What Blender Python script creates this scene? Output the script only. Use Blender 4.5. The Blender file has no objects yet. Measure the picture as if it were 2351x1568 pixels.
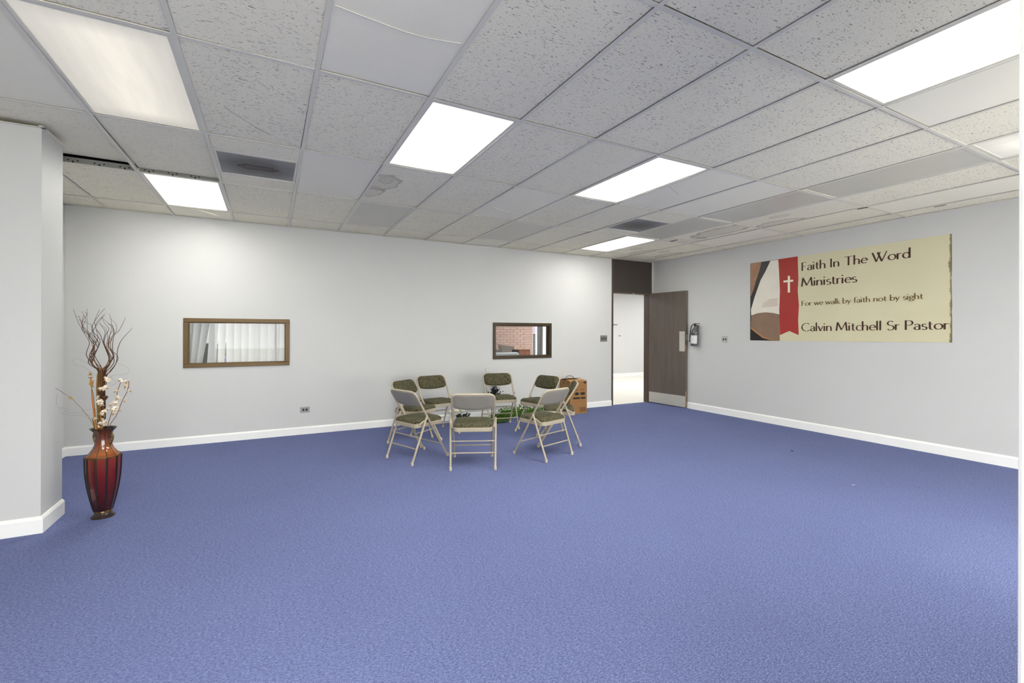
import bpy, bmesh, math, random
from mathutils import Vector, Matrix, Euler
random.seed(7)
SC = bpy.context.scene
COL = SC.collection
PI = math.pi

# ------------------------------------------------------------------ camera
YAW, ROLL = 0.48686778, 0.00287222577
cd = bpy.data.cameras.new('camera')
cam = bpy.data.objects.new('camera', cd)
COL.objects.link(cam)
cd.sensor_width = 36.0
cd.sensor_fit = 'HORIZONTAL'
cd.lens = 36.0 * 1053.58966 / 2351.0
cd.shift_y = -(784.0 - 761.9057) / 2351.0
cd.clip_start = 0.02
cd.clip_end = 200
cam.location = (0, 0, 1.3622)
cam.rotation_euler = (Matrix.Rotation(-YAW, 3, 'Z') @ Matrix.Rotation(PI / 2, 3, 'X') @ Matrix.Rotation(ROLL, 3, 'Z')).to_euler()
SC.camera = cam

# ------------------------------------------------------------------ world and exposure
w = bpy.data.worlds.new('world')
SC.world = w
w.use_nodes = True
w.node_tree.nodes['Background'].inputs[0].default_value = (1.0, 0.985, 0.93, 1)
w.node_tree.nodes['Background'].inputs[1].default_value = 8.4
vs = SC.view_settings
vs.view_transform = 'Standard'
vs.look = 'None'
vs.gamma = 1.0
vs.use_curve_mapping = False
vs.exposure = 0.56
LIGHT = 27.0          # radiance of a fluorescent lens
WARM = 0.50

# portals for daylight let in by the added, unseen storefront behind the camera
for nm_, loc_, rot_, sx_, sy_ in (('portal_front', (2.55, -2.30, 1.3), (PI / 2, 0, 0), 7.9, 2.4),):
    ld = bpy.data.lights.new(nm_, 'AREA')
    ld.shape = 'RECTANGLE'
    ld.size, ld.size_y = sx_, sy_
    ld.cycles.is_portal = True
    lo = bpy.data.objects.new(nm_, ld)
    COL.objects.link(lo)
    lo.location, lo.rotation_euler = loc_, rot_

# ------------------------------------------------------------------ room dimensions
YB, XR, HC = 6.6583, 6.6548, 2.724      # back wall, right wall, ceiling height
XL, XL2 = -3.4386, -1.957               # left wall near, left wall in the back recess
YF = -2.158                             # wall behind the camera
CX = lambda i: -0.3906 + 0.6096 * i     # ceiling grid columns
CY = lambda j: 1.4112 + 1.18977 * j     # ceiling grid rows


# ================================================================== helpers
class MB:
    def __init__(s):
        s.v, s.f = [], []

    def add(s, vs_, fs):
        n = len(s.v)
        s.v += [tuple(p) for p in vs_]
        s.f += [tuple(i + n for i in q) for q in fs]
        return s

    def box(s, x0, x1, y0, y1, z0, z1):
        return s.add([(x0, y0, z0), (x1, y0, z0), (x1, y1, z0), (x0, y1, z0), (x0, y0, z1), (x1, y0, z1), (x1, y1, z1), (x0, y1, z1)],
                     [(0, 3, 2, 1), (4, 5, 6, 7), (0, 1, 5, 4), (1, 2, 6, 5), (2, 3, 7, 6), (3, 0, 4, 7)])

    def tube(s, pts, r, n=10, cap=True):
        pts = [Vector(p) for p in pts]
        if not hasattr(r, '__len__'):
            r = [r] * len(pts)
        rings = []
        t0 = (pts[1] - pts[0]).normalized()
        up = Vector((0, 0, 1)) if abs(t0.z) < .9 else Vector((1, 0, 0))
        a = t0.cross(up).normalized()
        for i, p in enumerate(pts):
            t = ((pts[min(i + 1, len(pts) - 1)] - pts[max(i - 1, 0)])).normalized()
            a = (a - t * a.dot(t)).normalized()
            b = t.cross(a)
            rings.append([p + (a * math.cos(2 * PI * k / n) + b * math.sin(2 * PI * k / n)) * r[i] for k in range(n)])
        vs_ = [q for R in rings for q in R]
        fs = [(i * n + k, i * n + (k + 1) % n, (i + 1) * n + (k + 1) % n, (i + 1) * n + k) for i in range(len(pts) - 1) for k in range(n)]
        if cap:
            fs.append(tuple(range(n - 1, -1, -1)))
            fs.append(tuple((len(pts) - 1) * n + k for k in range(n)))
        return s.add(vs_, fs)

    def lathe(s, prof, n=24, c=(0, 0, 0), ph=0.0, cap=True):
        vs_ = [(c[0] + r * math.cos(ph + 2 * PI * k / n), c[1] + r * math.sin(ph + 2 * PI * k / n), c[2] + z) for r, z in prof for k in range(n)]
        fs = [(i * n + k, i * n + (k + 1) % n, (i + 1) * n + (k + 1) % n, (i + 1) * n + k) for i in range(len(prof) - 1) for k in range(n)]
        if cap:
            fs.append(tuple(range(n - 1, -1, -1)))
            fs.append(tuple((len(prof) - 1) * n + k for k in range(n)))
        return s.add(vs_, fs)

    def prism(s, poly, fn, d0, d1):
        """poly: 2-D outline; fn(u, v, d) -> 3-D point"""
        n = len(poly)
        vs_ = [fn(u, v, d0) for u, v in poly] + [fn(u, v, d1) for u, v in poly]
        fs = [tuple(range(n - 1, -1, -1)), tuple(range(n, 2 * n))]
        fs += [(i, (i + 1) % n, n + (i + 1) % n, n + i) for i in range(n)]
        return s.add(vs_, fs)

    def mesh(s, name, mat=None, smooth=None, bevel=0.0, seg=2):
        me = bpy.data.meshes.new(name)
        me.from_pydata(s.v, [], s.f)
        bm = bmesh.new()
        bm.from_mesh(me)
        bmesh.ops.recalc_face_normals(bm, faces=bm.faces)
        if bevel:
            bmesh.ops.remove_doubles(bm, verts=bm.verts, dist=1e-6)
            es = [e for e in bm.edges if len(e.link_faces) == 2 and e.calc_face_angle(0) > .5]
            bmesh.ops.bevel(bm, geom=es, offset=bevel, segments=seg, affect='EDGES', profile=.5)
        bm.to_mesh(me)
        bm.free()
        if mat:
            me.materials.append(mat)
        if smooth is not None:
            for p in me.polygons:
                p.use_smooth = True
            me.set_sharp_from_angle(angle=math.radians(smooth))
        return me


def link(name, data, parent=None, loc=None, rot=None):
    o = bpy.data.objects.new(name, data)
    COL.objects.link(o)
    if parent:
        o.parent = parent
    if loc:
        o.location = loc
    if rot:
        o.rotation_euler = rot
    return o


def part(name, mb, mat, parent=None, smooth=None, bevel=0.0, seg=2, label=None):
    o = link(name, mb.mesh(name, mat, smooth, bevel, seg), parent)
    if label:
        o['label'] = label
    return o


def tag(o, label, cat, group=None, kind=None):
    o['label'] = label
    o['category'] = cat
    if group:
        o['group'] = group
    if kind:
        o['kind'] = kind
    return o


def thing(name, label, cat, loc=(0, 0, 0), rz=0.0, group=None, kind=None):
    o = link(name, None, None, loc, (0, 0, rz))
    o.empty_display_size = .1
    return tag(o, label, cat, group, kind)


def copy_tree(o, parent=None):
    c = o.copy()
    COL.objects.link(c)
    if parent:
        c.parent = parent
    for ch in list(o.children):
        copy_tree(ch, c)
    return c


def catmull(P, k=6):
    P = [Vector(p) for p in P]
    P = [P[0] * 2 - P[1]] + P + [P[-1] * 2 - P[-2]]
    out = []
    for i in range(1, len(P) - 2):
        a, b, c, d = P[i - 1:i + 3]
        for j in range(k):
            t = j / k
            out.append(.5 * ((2 * b) + (c - a) * t + (2 * a - 5 * b + 4 * c - d) * t * t + (3 * b - a - 3 * c + d) * t ** 3))
    out.append(P[-2])
    return out


def rrect(w, h, r, n=5):
    """rounded rectangle outline, centred; r: one radius or four (tr, tl, bl, br)"""
    if not hasattr(r, '__len__'):
        r = [r] * 4
    pts = []
    for (sx, sy, a0), q in zip(((1, 1, 0), (-1, 1, 90), (-1, -1, 180), (1, -1, 270)), r):
        for k in range(n + 1):
            a = math.radians(a0 + 90 * k / n)
            pts.append((sx * (w / 2 - q) + q * math.cos(a), sy * (h / 2 - q) + q * math.sin(a)))
    return pts


# ------------------------------------------------------------------ material helpers
class NT:
    def __init__(s, name):
        s.m = bpy.data.materials.new(name)
        s.m.use_nodes = True
        s.t = s.m.node_tree
        s.b = s.t.nodes['Principled BSDF']
        s.out = s.t.nodes['Material Output']

    def n(s, kind, **kw):
        nd = s.t.nodes.new(kind)
        for k, v in kw.items():
            if k.startswith('_'):
                setattr(nd, k[1:], v)
        return nd

    def l(s, a, b):
        s.t.links.new(a, b)

    def coords(s, scale=(1, 1, 1), rnd=False, what='Object'):
        tc = s.n('ShaderNodeTexCoord')
        mp = s.n('ShaderNodeMapping')
        mp.inputs['Scale'].default_value = scale
        if rnd:
            oi = s.n('ShaderNodeObjectInfo')
            mu = s.n('ShaderNodeVectorMath', _operation='SCALE')
            mu.inputs[0].default_value = (13.7, 7.3, 3.1)
            s.l(oi.outputs['Random'], mu.inputs['Scale'])
            s.l(mu.outputs[0], mp.inputs['Location'])
        s.l(tc.outputs[what], mp.inputs[0])
        return mp.outputs[0]

    def noise(s, vec, scale, detail=2.0, rough=.5, dist=0.0):
        nd = s.n('ShaderNodeTexNoise')
        nd.inputs['Scale'].default_value = scale
        nd.inputs['Detail'].default_value = detail
        nd.inputs['Roughness'].default_value = rough
        nd.inputs['Distortion'].default_value = dist
        s.l(vec, nd.inputs['Vector'])
        return nd.outputs['Fac']

    def ramp(s, fac, stops, interp='LINEAR'):
        r = s.n('ShaderNodeValToRGB')
        r.color_ramp.interpolation = interp
        while len(r.color_ramp.elements) < len(stops):
            r.color_ramp.elements.new(.5)
        for e, (p, c) in zip(r.color_ramp.elements, stops):
            e.position = p
            e.color = (*c, 1) if hasattr(c, '__len__') else (c, c, c, 1)
        s.l(fac, r.inputs[0])
        return r.outputs[0]

    def math(s, op, a, b=None, c=None):
        nd = s.n('ShaderNodeMath', _operation=op)
        for i, x in enumerate((a, b, c)):
            if x is None:
                continue
            if isinstance(x, (int, float)):
                nd.inputs[i].default_value = x
            else:
                s.l(x, nd.inputs[i])
        return nd.outputs[0]

    def mix(s, fac, a, b, blend='MIX'):
        nd = s.n('ShaderNodeMix', _data_type='RGBA', _blend_type=blend)
        for sock, x in ((nd.inputs[0], fac), (nd.inputs[6], a), (nd.inputs[7], b)):
            if isinstance(x, (int, float)):
                sock.default_value = x
            elif isinstance(x, tuple):
                sock.default_value = (*x, 1)
            else:
                s.l(x, sock)
        return nd.outputs[2]

    def bump(s, h, strength, dist=.002):
        nd = s.n('ShaderNodeBump')
        nd.inputs['Strength'].default_value = strength
        nd.inputs['Distance'].default_value = dist
        s.l(h, nd.inputs['Height'])
        s.l(nd.outputs[0], s.b.inputs['Normal'])

    def color(s, c):
        if isinstance(c, tuple):
            s.b.inputs['Base Color'].default_value = (*c, 1)
        else:
            s.l(c, s.b.inputs['Base Color'])

    def set(s, **kw):
        for k, v in kw.items():
            s.b.inputs[k.replace('_', ' ')].default_value = v


def srgb(r, g, b):
    f = lambda c: (c / 255 / 12.92) if c <= 10 else (((c / 255) + .055) / 1.055) ** 2.4
    return (f(r), f(g), f(b))


def simple(name, c, rough=.6, metal=0.0, var=.08, scale=30.0, bump=0.0):
    t = NT(name)
    v = t.coords()
    nz = t.noise(v, scale, 3)
    t.color(t.mix(nz, tuple(x * (1 - var) for x in c), tuple(min(1, x * (1 + var)) for x in c)))
    t.set(Roughness=rough, Metallic=metal)
    if bump:
        t.bump(nz, bump)
    return t.m


# ------------------------------------------------------------------ materials
M = {}
# wall paint
t = NT('wall_paint')
v = t.coords()
big = t.noise(v, 1.3, 2)
t.color(t.mix(big, srgb(198, 198, 197), srgb(204, 204, 203)))
t.bump(t.noise(v, 160, 2), .06)
t.set(Roughness=.55)
M['wall'] = t.m
M['trim'] = simple('trim_paint', srgb(240, 240, 238), .4, 0, .02, 8)
# carpet
t = NT('carpet')
v = t.coords()
v2 = t.coords((1, 2.2, 1))
fine = t.noise(v, 330, 2, .6)
mid = t.noise(v2, 75, 3, .65, .4)
big = t.noise(v, 1.1, 3, .6)
f = t.math('ADD', t.math('MULTIPLY', fine, .55), t.math('MULTIPLY', mid, .45))
c1 = t.ramp(f, [(.37, srgb(70, 77, 114)), (.5, srgb(101, 110, 152)), (.63, srgb(146, 156, 196))])
t.color(t.mix(t.math('MULTIPLY', big, .30), c1, srgb(80, 84, 126)))
t.bump(f, .35, .004)
t.set(Roughness=.95)
t.b.inputs['Specular IOR Level'].default_value = .06
M['carpet'] = t.m
# lobby floor
t = NT('lobby_vinyl')
v = t.coords()
t.color(t.mix(t.noise(v, 9, 4), srgb(220, 216, 206), srgb(230, 226, 217)))
t.set(Roughness=.35)
M['vinyl'] = t.m
M['tee'] = simple('tee_paint', srgb(222, 218, 204), .5, 0, .04, 5)
M['plenum'] = simple('plenum_dark', (.03, .03, .03), .9)
M['galv'] = simple('galvanised_web', srgb(128, 128, 124), .5, .1, .12, 20)
M['slot'] = simple('slot_dark', (.01, .01, .01), .9)


def tile_mat(name, fiss, base, stains=(), lines=()):
    """acoustic tile; fiss = fissure strength; stains: (cx, cy, rx, ry, strength); lines: (x0, y0, x1, y1, width, strength)"""
    t = NT(name)
    v = t.coords((1, 1, 1), True)
    vo = t.coords()
    big = t.noise(v, 2.2, 3)
    col = t.mix(big, tuple(x * .965 for x in base), tuple(min(1, x * 1.03) for x in base))
    h = t.noise(v, 120, 2)
    if fiss > 0:
        vf = t.coords((.36, 1, 1), True)
        f1 = t.noise(vf, 145, 1.5, .5, .9)
        dens = t.noise(v, 7, 2)
        th = t.math('ADD', f1, t.math('MULTIPLY', t.math('SUBTRACT', dens, .5), .12))
        mask = t.ramp(th, [(.63, 0.0), (.68, 1.0)])
        dots = t.ramp(t.noise(v, 230, 1, .5), [(.68, 0.0), (.74, 1.0)])
        mm = t.math('MAXIMUM', mask, t.math('MULTIPLY', dots, .7))
        col = t.mix(t.math('MULTIPLY', mm, fiss), col, srgb(104, 102, 98))
        t.bump(t.math('SUBTRACT', h, t.math('MULTIPLY', mm, 2.0)), .35, .002)
    else:
        t.bump(h, .12, .001)
    sep = t.n('ShaderNodeSeparateXYZ')
    t.l(vo, sep.inputs[0])
    wob = t.noise(vo, 9, 4, .6)
    for (cx, cy, rx, ry, st) in stains:
        dx = t.math('DIVIDE', t.math('SUBTRACT', sep.outputs[0], cx), rx)
        dy = t.math('DIVIDE', t.math('SUBTRACT', sep.outputs[1], cy), ry)
        d = t.math('SQRT', t.math('ADD', t.math('MULTIPLY', dx, dx), t.math('MULTIPLY', dy, dy)))
        d = t.math('ADD', d, t.math('MULTIPLY', t.math('SUBTRACT', wob, .5), .9))
        m_ = t.ramp(d, [(.0, .30), (.78, .35), (.93, 1.0), (1.0, 0.0)])
        col = t.mix(t.math('MULTIPLY', m_, st), col, srgb(132, 120, 104))
    for (x0, y0, x1, y1, wd, st) in lines:
        L = math.hypot(x1 - x0, y1 - y0)
        ux, uy = (x1 - x0) / L, (y1 - y0) / L
        ax = t.math('SUBTRACT', sep.outputs[0], x0)
        ay = t.math('SUBTRACT', sep.outputs[1], y0)
        al = t.math('ADD', t.math('MULTIPLY', ax, ux), t.math('MULTIPLY', ay, uy))
        pe = t.math('ADD', t.math('MULTIPLY', ax, -uy), t.math('MULTIPLY', ay, ux))
        pe = t.math('ADD', pe, t.math('MULTIPLY', t.math('SUBTRACT', wob, .5), wd * 6))
        m_ = t.math('MULTIPLY', t.math('LESS_THAN', t.math('ABSOLUTE', pe), wd),
                    t.math('MULTIPLY', t.math('GREATER_THAN', al, 0.0), t.math('LESS_THAN', al, L)))
        col = t.mix(t.math('MULTIPLY', m_, st), col, srgb(96, 90, 82))
    t.color(col)
    t.set(Roughness=.9)
    t.b.inputs['Specular IOR Level'].default_value = .2
    return t.m


TB = srgb(244, 238, 217)
TP = srgb(245, 240, 222)
M['fiss'] = tile_mat('tile_fissured', .7, TB)
M['fiss_soft'] = tile_mat('tile_fissured_faint', .4, TB)
M['plain'] = tile_mat('tile_plain', 0, TP)
M['scuffed'] = tile_mat('tile_scuffed', .8, TB, (), [(-.16, .1, .02, .36, .006, .3), (.0, .34, .1, .43, .005, .45)])
M['stain_a'] = tile_mat('tile_water_stained', .5, TB, [(-.22, -.1, .16, .26, .55), (-.26, .22, .12, .2, .5), (-.2, -.2, .07, .12, .4)])
M['stain_b'] = tile_mat('tile_brown_tide_mark', .15, TB, [(-.02, -.25, .20, .5, .7), (.15, .4, .12, .3, .4)], [(-.3, .5, -.02, .36, .004, .8)])
M['stain_c'] = tile_mat('tile_brown_patch', .4, TB, [(.22, .3, .14, .3, .6), (-.1, .1, .07, .12, .45)])
M['crack'] = tile_mat('tile_cracked', 0, TP, [], [(-.29, -.1, .02, .05, .002, .5)])
M['tee_dirty'] = M['tee']

# light lenses
def lens_mat(name, c, e, edge=.03, wid=.17, base=.7, streak=0.0):
    t = NT(name)
    vo = t.coords()
    sep = t.n('ShaderNodeSeparateXYZ')
    t.l(vo, sep.inputs[0])
    ax = t.math('ABSOLUTE', sep.outputs[0])
    ay = t.math('ABSOLUTE', sep.outputs[1])
    q = t.math('DIVIDE', ax, wid)
    g = t.math('POWER', 2.718, t.math('MULTIPLY', t.math('MULTIPLY', q, q), -1.0))
    ends = t.n('ShaderNodeMapRange')
    ends.inputs['From Min'].default_value = .56
    ends.inputs['From Max'].default_value = .42
    t.l(ay, ends.inputs['Value'])
    g = t.math('MULTIPLY', g, ends.outputs[0])
    st = t.math('MULTIPLY', t.math('ADD', edge, t.math('MULTIPLY', g, 1 - edge)), e)
    if streak:
        nz = t.noise(t.coords((9, 1, 1)), 2.0, 3)
        st = t.math('MULTIPLY', st, t.ramp(nz, [(.3, 1 - streak), (.6, 1.0)]))
    t.b.inputs['Emission Color'].default_value = (*c, 1)
    t.l(st, t.b.inputs['Emission Strength'])
    t.color((base, base, base * .97))
    t.set(Roughness=.4)
    return t.m


M['lens'] = lens_mat('lens_lit', (1, .985, .90), LIGHT)
M['lens_dim'] = lens_mat('lens_lit_dim', (1, .985, .90), LIGHT * .72)
M['lens_cool'] = lens_mat('lens_lit_cool', (1, 1, 1), LIGHT)
M['lens_warm'] = lens_mat('lens_lit_warm', (1.0, .93, .76), WARM, .55, .20, .42, .12)
M['lens_off'] = simple('lens_unlit', srgb(206, 202, 188), .35, 0, .05, 4)
# grille
t = NT('grille_dirty')
vo = t.coords()
sep = t.n('ShaderNodeSeparateXYZ')
t.l(vo, sep.inputs[0])
ax = t.math('ABSOLUTE', sep.outputs[0])
ay = t.math('ABSOLUTE', sep.outputs[1])
r_ = t.math('SQRT', t.math('ADD', t.math('MULTIPLY', sep.outputs[0], sep.outputs[0]), t.math('MULTIPLY', t.math('MULTIPLY', sep.outputs[1], sep.outputs[1]), 1.4)))
r_ = t.math('ADD', r_, t.math('MULTIPLY', t.math('SUBTRACT', t.noise(vo, 8, 4), .5), .16))
col = t.ramp(r_, [(.0, srgb(92, 88, 84)), (.18, srgb(112, 110, 106)), (.36, srgb(150, 150, 147))])
t.color(col)
t.bump(t.noise(vo, 180, 1), .3, .002)
t.set(Roughness=.7)
M['grille'] = t.m
M['grille_bar'] = simple('grille_bar_grime', srgb(92, 84, 79), .8, 0, .2, 30)
# chair
M['beige'] = simple('beige_enamel', srgb(174, 163, 142), .38, 0, .08, 14)
M['beige_back'] = simple('grey_beige_panel', srgb(152, 146, 133), .42, 0, .05, 6)
M['rubber'] = simple('beige_foot_cap', srgb(190, 180, 160), .6, 0, .05)
t = NT('olive_fabric')
v = t.coords()
vv = t.coords((1, 1, 1))
n1 = t.noise(v, 27, 2, .55, 3.0)
pat = t.ramp(n1, [(.41, srgb(22, 20, 10)), (.46, srgb(82, 78, 52)), (.53, srgb(108, 104, 78)), (.57, srgb(30, 28, 14)), (.62, srgb(94, 90, 64))])
t.color(t.mix(t.math('MULTIPLY', t.noise(v, 420, 1), .3), pat, srgb(72, 69, 46)))
t.bump(t.noise(v, 420, 1), .3, .001)
t.set(Roughness=.95)
M['fabric'] = t.m
# door, frames
t = NT('dark_brown_door')
v = t.coords((6, 6, .6))
nz = t.noise(v, 2.2, 5, .6, .4)
t.color(t.mix(nz, srgb(78, 69, 63), srgb(108, 97, 89)))
t.bump(nz, .08)
t.set(Roughness=.42)
M['door'] = t.m
M['door_frame'] = simple('brown_frame_paint', srgb(74, 62, 52), .45, 0, .12, 6)
M['transom'] = simple('dark_transom_paint', srgb(58, 50, 44), .5, 0, .12, 4)
M['steel'] = simple('brushed_steel', srgb(196, 193, 184), .38, .35, .06, 25)
M['brass'] = simple('bronze_frame', srgb(94, 72, 36), .4, .25, .16, 9)
M['bronze_dark'] = simple('dark_bronze_frame', srgb(58, 42, 20), .4, .25, .2, 9)
M['bare_wood'] = simple('chipped_wood', srgb(190, 148, 100), .8)
M['plate_grey'] = simple('plate_grey', srgb(150, 150, 148), .4, .2, .05)
M['plate_dark'] = simple('plate_dark_grey', srgb(120, 120, 116), .4, .2, .05)
M['plate_light'] = simple('plate_light_grey', srgb(180, 180, 180), .4, .1, .05)
M['black'] = simple('black_plastic', (.012, .012, .013), .45)
M['ext'] = simple('grey_cylinder_enamel', srgb(92, 92, 94), .3, .15, .05)
M['paper'] = simple('paper_label', srgb(212, 212, 212), .7, 0, .06, 60)
t = NT('clear_glass')
tr = t.n('ShaderNodeBsdfTransparent')
tr.inputs[0].default_value = (.96, .97, .97, 1)
gl = t.n('ShaderNodeBsdfGlossy')
gl.inputs['Roughness'].default_value = .02
lw = t.n('ShaderNodeLayerWeight')
lw.inputs[0].default_value = .25
mx = t.n('ShaderNodeMixShader')
t.l(lw.outputs['Fresnel'], mx.inputs[0])
t.l(tr.outputs[0], mx.inputs[1])
t.l(gl.outputs[0], mx.inputs[2])
t.l(mx.outputs[0], t.out.inputs[0])
M['glass'] = t.m
M['concrete'] = simple('bounce_concrete', srgb(228, 225, 218), .9, 0, .05, 2)
# banner
t = NT('banner_cream')
v = t.coords()
sep = t.n('ShaderNodeSeparateXYZ')
t.l(v, sep.inputs[0])
nz = t.noise(v, 1.6, 4)
col = t.mix(nz, srgb(202, 195, 160), srgb(216, 210, 180))
nz2 = t.noise(t.coords((9, 9, 4)), 1.6, 5, .7)
ed = t.math('ADD', sep.outputs[0], t.math('MULTIPLY', t.math('SUBTRACT', nz2, .5), .09))
col = t.mix(t.ramp(t.math('SUBTRACT', ed, 1.39), [(.985, 0.0), (1.0, 1.0)]), col, srgb(122, 112, 74))
ed2 = t.math('ADD', sep.outputs[0], t.math('MULTIPLY', t.math('SUBTRACT', nz2, .5), .09))
col = t.mix(t.ramp(t.math('SUBTRACT', ed2, 1.425), [(.985, 0.0), (1.0, 1.0)]), col, srgb(196, 194, 186))
t.color(col)
t.set(Roughness=.5)
M['banner'] = t.m
M['ink'] = simple('dark_brown_ink', srgb(64, 28, 8), .5)
M['ink_olive'] = simple('olive_brown_ink', srgb(104, 82, 36), .5)
M['ribbon'] = simple('red_print', srgb(164, 44, 36), .5, 0, .1, 3)
M['cross'] = simple('cream_print', srgb(236, 228, 204), .5)
M['page'] = simple('page_print', srgb(226, 220, 206), .5, 0, .08, 6)
M['cover'] = simple('brown_print', srgb(134, 108, 88), .5, 0, .2, 9)
M['hand'] = simple('tan_print', srgb(160, 120, 90), .5, 0, .35, 7)
M['night'] = simple('black_print', (.012, .01, .009), .4)
M['gold'] = simple('copper_print', srgb(190, 132, 70), .5, 0, .3, 40)
# cardboard
M['card'] = simple('cardboard', srgb(146, 106, 62), .8, 0, .07, 10)
M['card_in'] = simple('cardboard_flap', srgb(172, 130, 80), .8, 0, .06, 10)
M['card_print'] = simple('cardboard_black_print', srgb(30, 22, 14), .7)
M['card_print2'] = simple('cardboard_brown_print', srgb(96, 62, 26), .7)
M['tape'] = simple('grey_cable', srgb(120, 122, 128), .5)
M['sticker'] = simple('pale_sticker', srgb(206, 214, 190), .5, 0, .15, 120)
# vase
t = NT('vase_lacquer')
v = t.coords()
sep = t.n('ShaderNodeSeparateXYZ')
t.l(v, sep.inputs[0])
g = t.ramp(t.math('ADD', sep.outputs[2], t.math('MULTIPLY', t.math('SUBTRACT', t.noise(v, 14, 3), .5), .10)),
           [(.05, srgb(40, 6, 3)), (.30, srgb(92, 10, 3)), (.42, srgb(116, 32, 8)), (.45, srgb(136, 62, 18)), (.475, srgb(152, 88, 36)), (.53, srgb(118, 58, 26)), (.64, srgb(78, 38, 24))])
t.color(g)
t.set(Roughness=.16)
t.b.inputs['Coat Weight'].default_value = .5
M['vase'] = t.m
M['vase_rib'] = simple('vase_black_rib', (.012, .008, .006), .35)
M['vase_foot'] = simple('vase_dark_foot', srgb(48, 34, 30), .3, .2)
M['antique'] = simple('antique_brass', srgb(112, 88, 42), .35, .7, .25, 60)
M['willow'] = simple('willow_bark', srgb(66, 38, 24), .7, 0, .3, 60)
M['willow2'] = simple('willow_bark_tan', srgb(110, 68, 34), .7, 0, .3, 60)
M['reed'] = simple('reed_straw', srgb(134, 100, 28), .7, 0, .35, 40)
M['reed_orange'] = simple('reed_orange', srgb(196, 112, 10), .6, 0, .2, 40)
M['reed_green'] = simple('reed_green', srgb(78, 84, 22), .7, 0, .25, 40)
M['stem'] = simple('stem_brown', srgb(122, 80, 36), .7, 0, .2, 40)
M['wire'] = simple('curly_wire_grass', srgb(150, 140, 124), .6)
t = NT('petal_cream')
t.color(t.mix(t.noise(t.coords(), 60, 2), srgb(240, 238, 232), srgb(216, 196, 156)))
t.set(Roughness=.7)
t.b.inputs['Subsurface Weight'].default_value = 0.0
M['petal'] = t.m
M['bract'] = simple('bract_tan', srgb(176, 130, 66), .7, 0, .3, 60)
M['pod'] = simple('pod_brown', srgb(74, 40, 16), .8, 0, .35, 70, .4)
M['leaf'] = simple('boxwood_leaf', srgb(86, 128, 34), .5, 0, .45, 18)
M['leaf_dark'] = simple('rose_leaf', srgb(34, 48, 24), .5, 0, .3, 30)
M['rose'] = simple('rose_ivory', srgb(232, 230, 206), .7, 0, .06, 60)
M['spray'] = simple('charcoal_spray', srgb(48, 48, 50), .7, 0, .3, 40)
M['stone'] = simple('grey_pebble', srgb(150, 152, 160), .6, 0, .2, 40)
# beyond the wall
M['blind'] = None
t = NT('blind_vinyl')
t.color(srgb(226, 226, 226))
t.set(Roughness=.5)
tr = t.n('ShaderNodeBsdfTranslucent')
tr.inputs[0].default_value = (.8, .8, .8, 1)
mx = t.n('ShaderNodeMixShader')
mx.inputs[0].default_value = .22
t.l(t.b.outputs[0], mx.inputs[1])
t.l(tr.outputs[0], mx.inputs[2])
t.l(mx.outputs[0], t.out.inputs[0])
M['blind'] = t.m
t = NT('pink_brick')
v = t.coords((1, 1, 1), True)
oi = t.n('ShaderNodeObjectInfo')
c = t.ramp(oi.outputs['Random'], [(0, srgb(204, 172, 160)), (.5, srgb(218, 188, 176)), (1, srgb(210, 172, 164))])
t.color(t.mix(t.noise(v, 25, 4), c, srgb(180, 152, 138)))
t.set(Roughness=.9)
M['brick'] = t.m
M['mortar'] = simple('mortar', srgb(180, 160, 147), .95, 0, .08, 40)
M['sofa'] = simple('sofa_taupe', srgb(112, 104, 96), .9, 0, .12, 60)
M['sofa2'] = simple('sofa_grey', srgb(94, 92, 88), .9, 0, .12, 60)
M['armchair'] = simple('armchair_pale_grey', srgb(172, 176, 178), .9, 0, .06, 60)
M['wood_red'] = simple('reddish_wood', srgb(140, 82, 52), .35, 0, .25, 5)
M['curtain'] = simple('grey_curtain', srgb(146, 150, 158), .9, 0, .2, 12)
M['cabinet_grey'] = simple('dark_grey_metal', srgb(78, 80, 78), .5)
M['purple'] = simple('purple_plastic', srgb(112, 92, 170), .5)
M['lawn'] = simple('lawn_green', srgb(96, 104, 20), .95, 0, .3, 3)
M['pavement'] = simple('pale_pavement', srgb(150, 138, 150), .9, 0, .05, 3)
M['lilac'] = simple('lilac_render', srgb(96, 84, 108), .9, 0, .06, 3)

# ================================================================== setting
def holes_wall(x0, x1, z0, z1, holes, y0, y1):
    mb = MB()
    xs = sorted({x0, x1, *[h[0] for h in holes], *[h[1] for h in holes]})
    zs = sorted({z0, z1, *[h[2] for h in holes], *[h[3] for h in holes]})
    for a, b in zip(xs, xs[1:]):
        for c, d in zip(zs, zs[1:]):
            mx_, mz = (a + b) / 2, (c + d) / 2
            if any(h[0] < mx_ < h[1] and h[2] < mz < h[3] for h in holes):
                continue
            mb.box(a, b, y0, y1, c, d)
    return mb


def struct(name, mb, mat, label, cat, smooth=None, bevel=0):
    return tag(part(name, mb, mat, None, smooth, bevel), label, cat, None, 'structure')


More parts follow.
